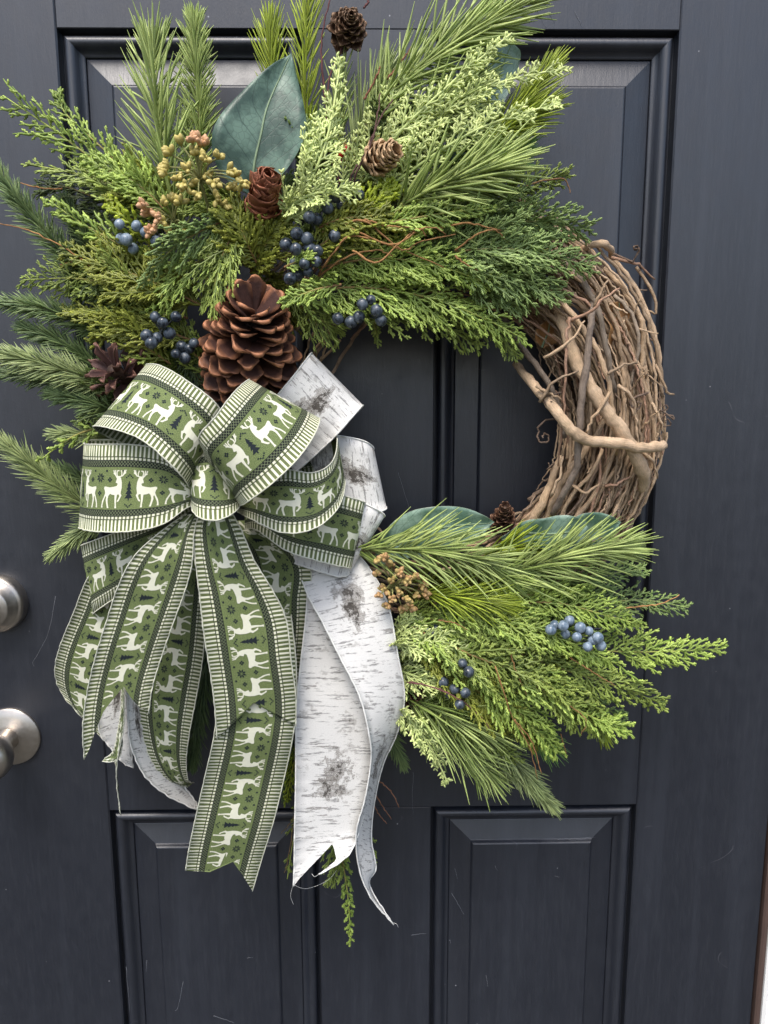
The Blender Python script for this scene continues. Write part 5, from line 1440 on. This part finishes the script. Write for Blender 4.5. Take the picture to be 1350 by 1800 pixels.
R('tail', [(545, 985, .095, 630, 985, .095), (540, 1050, .105, 625, 1050, .105), (536, 1100, .11, 640, 1100, .108), (526, 1185, .116, 652, 1185, .112), (520, 1250, .12, 656, 1250, .114), (520, 1340, .12, 653, 1340, .115), (519, 1410, .117, 645, 1405, .113), (518, 1470, .114, 630, 1466, .115), (517, 1520, .112, 610, 1505, .124), (516, 1558, .11, 560, 1538, .134)], 'birch', label=BW + 'broad front tail with a notched end',
  end=[(0, 9.0), (.25, 8.55), (.62, 7.35), (.8, 8.0), (1, 9.0)], tref=4, phase=.17)
# loops
R('loop', [(430, 930, .10, 430, 870, .10), (452, 932, .125, 455, 855, .12), (503, 968, .138, 515, 866, .135), (560, 986, .138, 578, 866, .137), (611, 998, .124, 636, 881, .123), (612, 996, .104, 634, 884, .102), (560, 980, .09, 575, 875, .09)], tref=2, phase=.55)
R('loop', [(418, 900, .12, 410, 860, .12), (440, 912, .158, 440, 838, .155), (498, 936, .178, 500, 826, .175), (553, 929, .176, 548, 831, .172), (592, 896, .158, 580, 816, .154), (606, 858, .132, 592, 786, .128), (600, 838, .105, 586, 756, .102), (552, 832, .09, 540, 750, .088), (450, 860, .085, 430, 790, .085)], tref=2, phase=.3)
R('loop', [(330, 895, .09, 330, 835, .09), (240, 922, .085, 245, 780, .085), (158, 928, .092, 165, 773, .092), (138, 928, .114, 147, 780, .113), (163, 934, .142, 172, 781, .140), (228, 934, .160, 238, 782, .157), (285, 922, .166, 296, 796, .163), (328, 893, .162, 330, 838, .162), (350, 886, .150, 352, 862, .150)], tref=5, phase=.0)
R('loop', [(340, 860, .10, 378, 770, .10), (265, 802, .10, 338, 692, .095), (185, 766, .11, 275, 652, .105), (164, 750, .134, 257, 641, .127), (190, 752, .162, 282, 643, .154), (250, 774, .184, 330, 670, .177), (310, 826, .186, 384, 716, .182), (336, 862, .160, 392, 772, .152), (348, 885, .140, 380, 850, .135)], tref=5, phase=.62)
R('loop', [(398, 895, .13, 372, 880, .13), (424, 888, .175, 360, 800, .178), (438, 880, .196, 350, 768, .202), (478, 850, .204, 377, 734, .208), (521, 809, .198, 403, 700, .199), (550, 769, .178, 424, 677, .174), (562, 739, .152, 438, 667, .147), (552, 742, .126, 432, 676, .12), (490, 800, .105, 405, 740, .105), (420, 880, .10, 384, 845, .10)], tref=3.5, phase=.15)
R('knot', [(336, 880, .148, 326, 812, .140), (338, 898, .172, 330, 794, .156), (352, 910, .188, 348, 782, .166), (378, 915, .194, 374, 780, .168), (402, 907, .188, 400, 800, .160), (420, 892, .172, 416, 825, .150), (418, 880, .150, 412, 845, .140)], tref=3, phase=.13)
for pts in ([(516, 1556, .112), (540, 1562, .10), (575, 1548, .09), (592, 1530, .085)], [(515, 1555, .112), (511, 1575, .105), (516, 1590, .10)], [(690, 1622, .10), (697, 1624, .10), (700, 1630, .098)], [(560, 1537, .134), (553, 1541, .132), (548, 1536, .13)], [(612, 1000, .11), (606, 1012, .118), (598, 1010, .12), (588, 1006, .12)]):
    V, F = tube(catmull(PP(*pts), 24), 0.00016, 4); part('loose_thread', bow, V, F, M_CORDW)
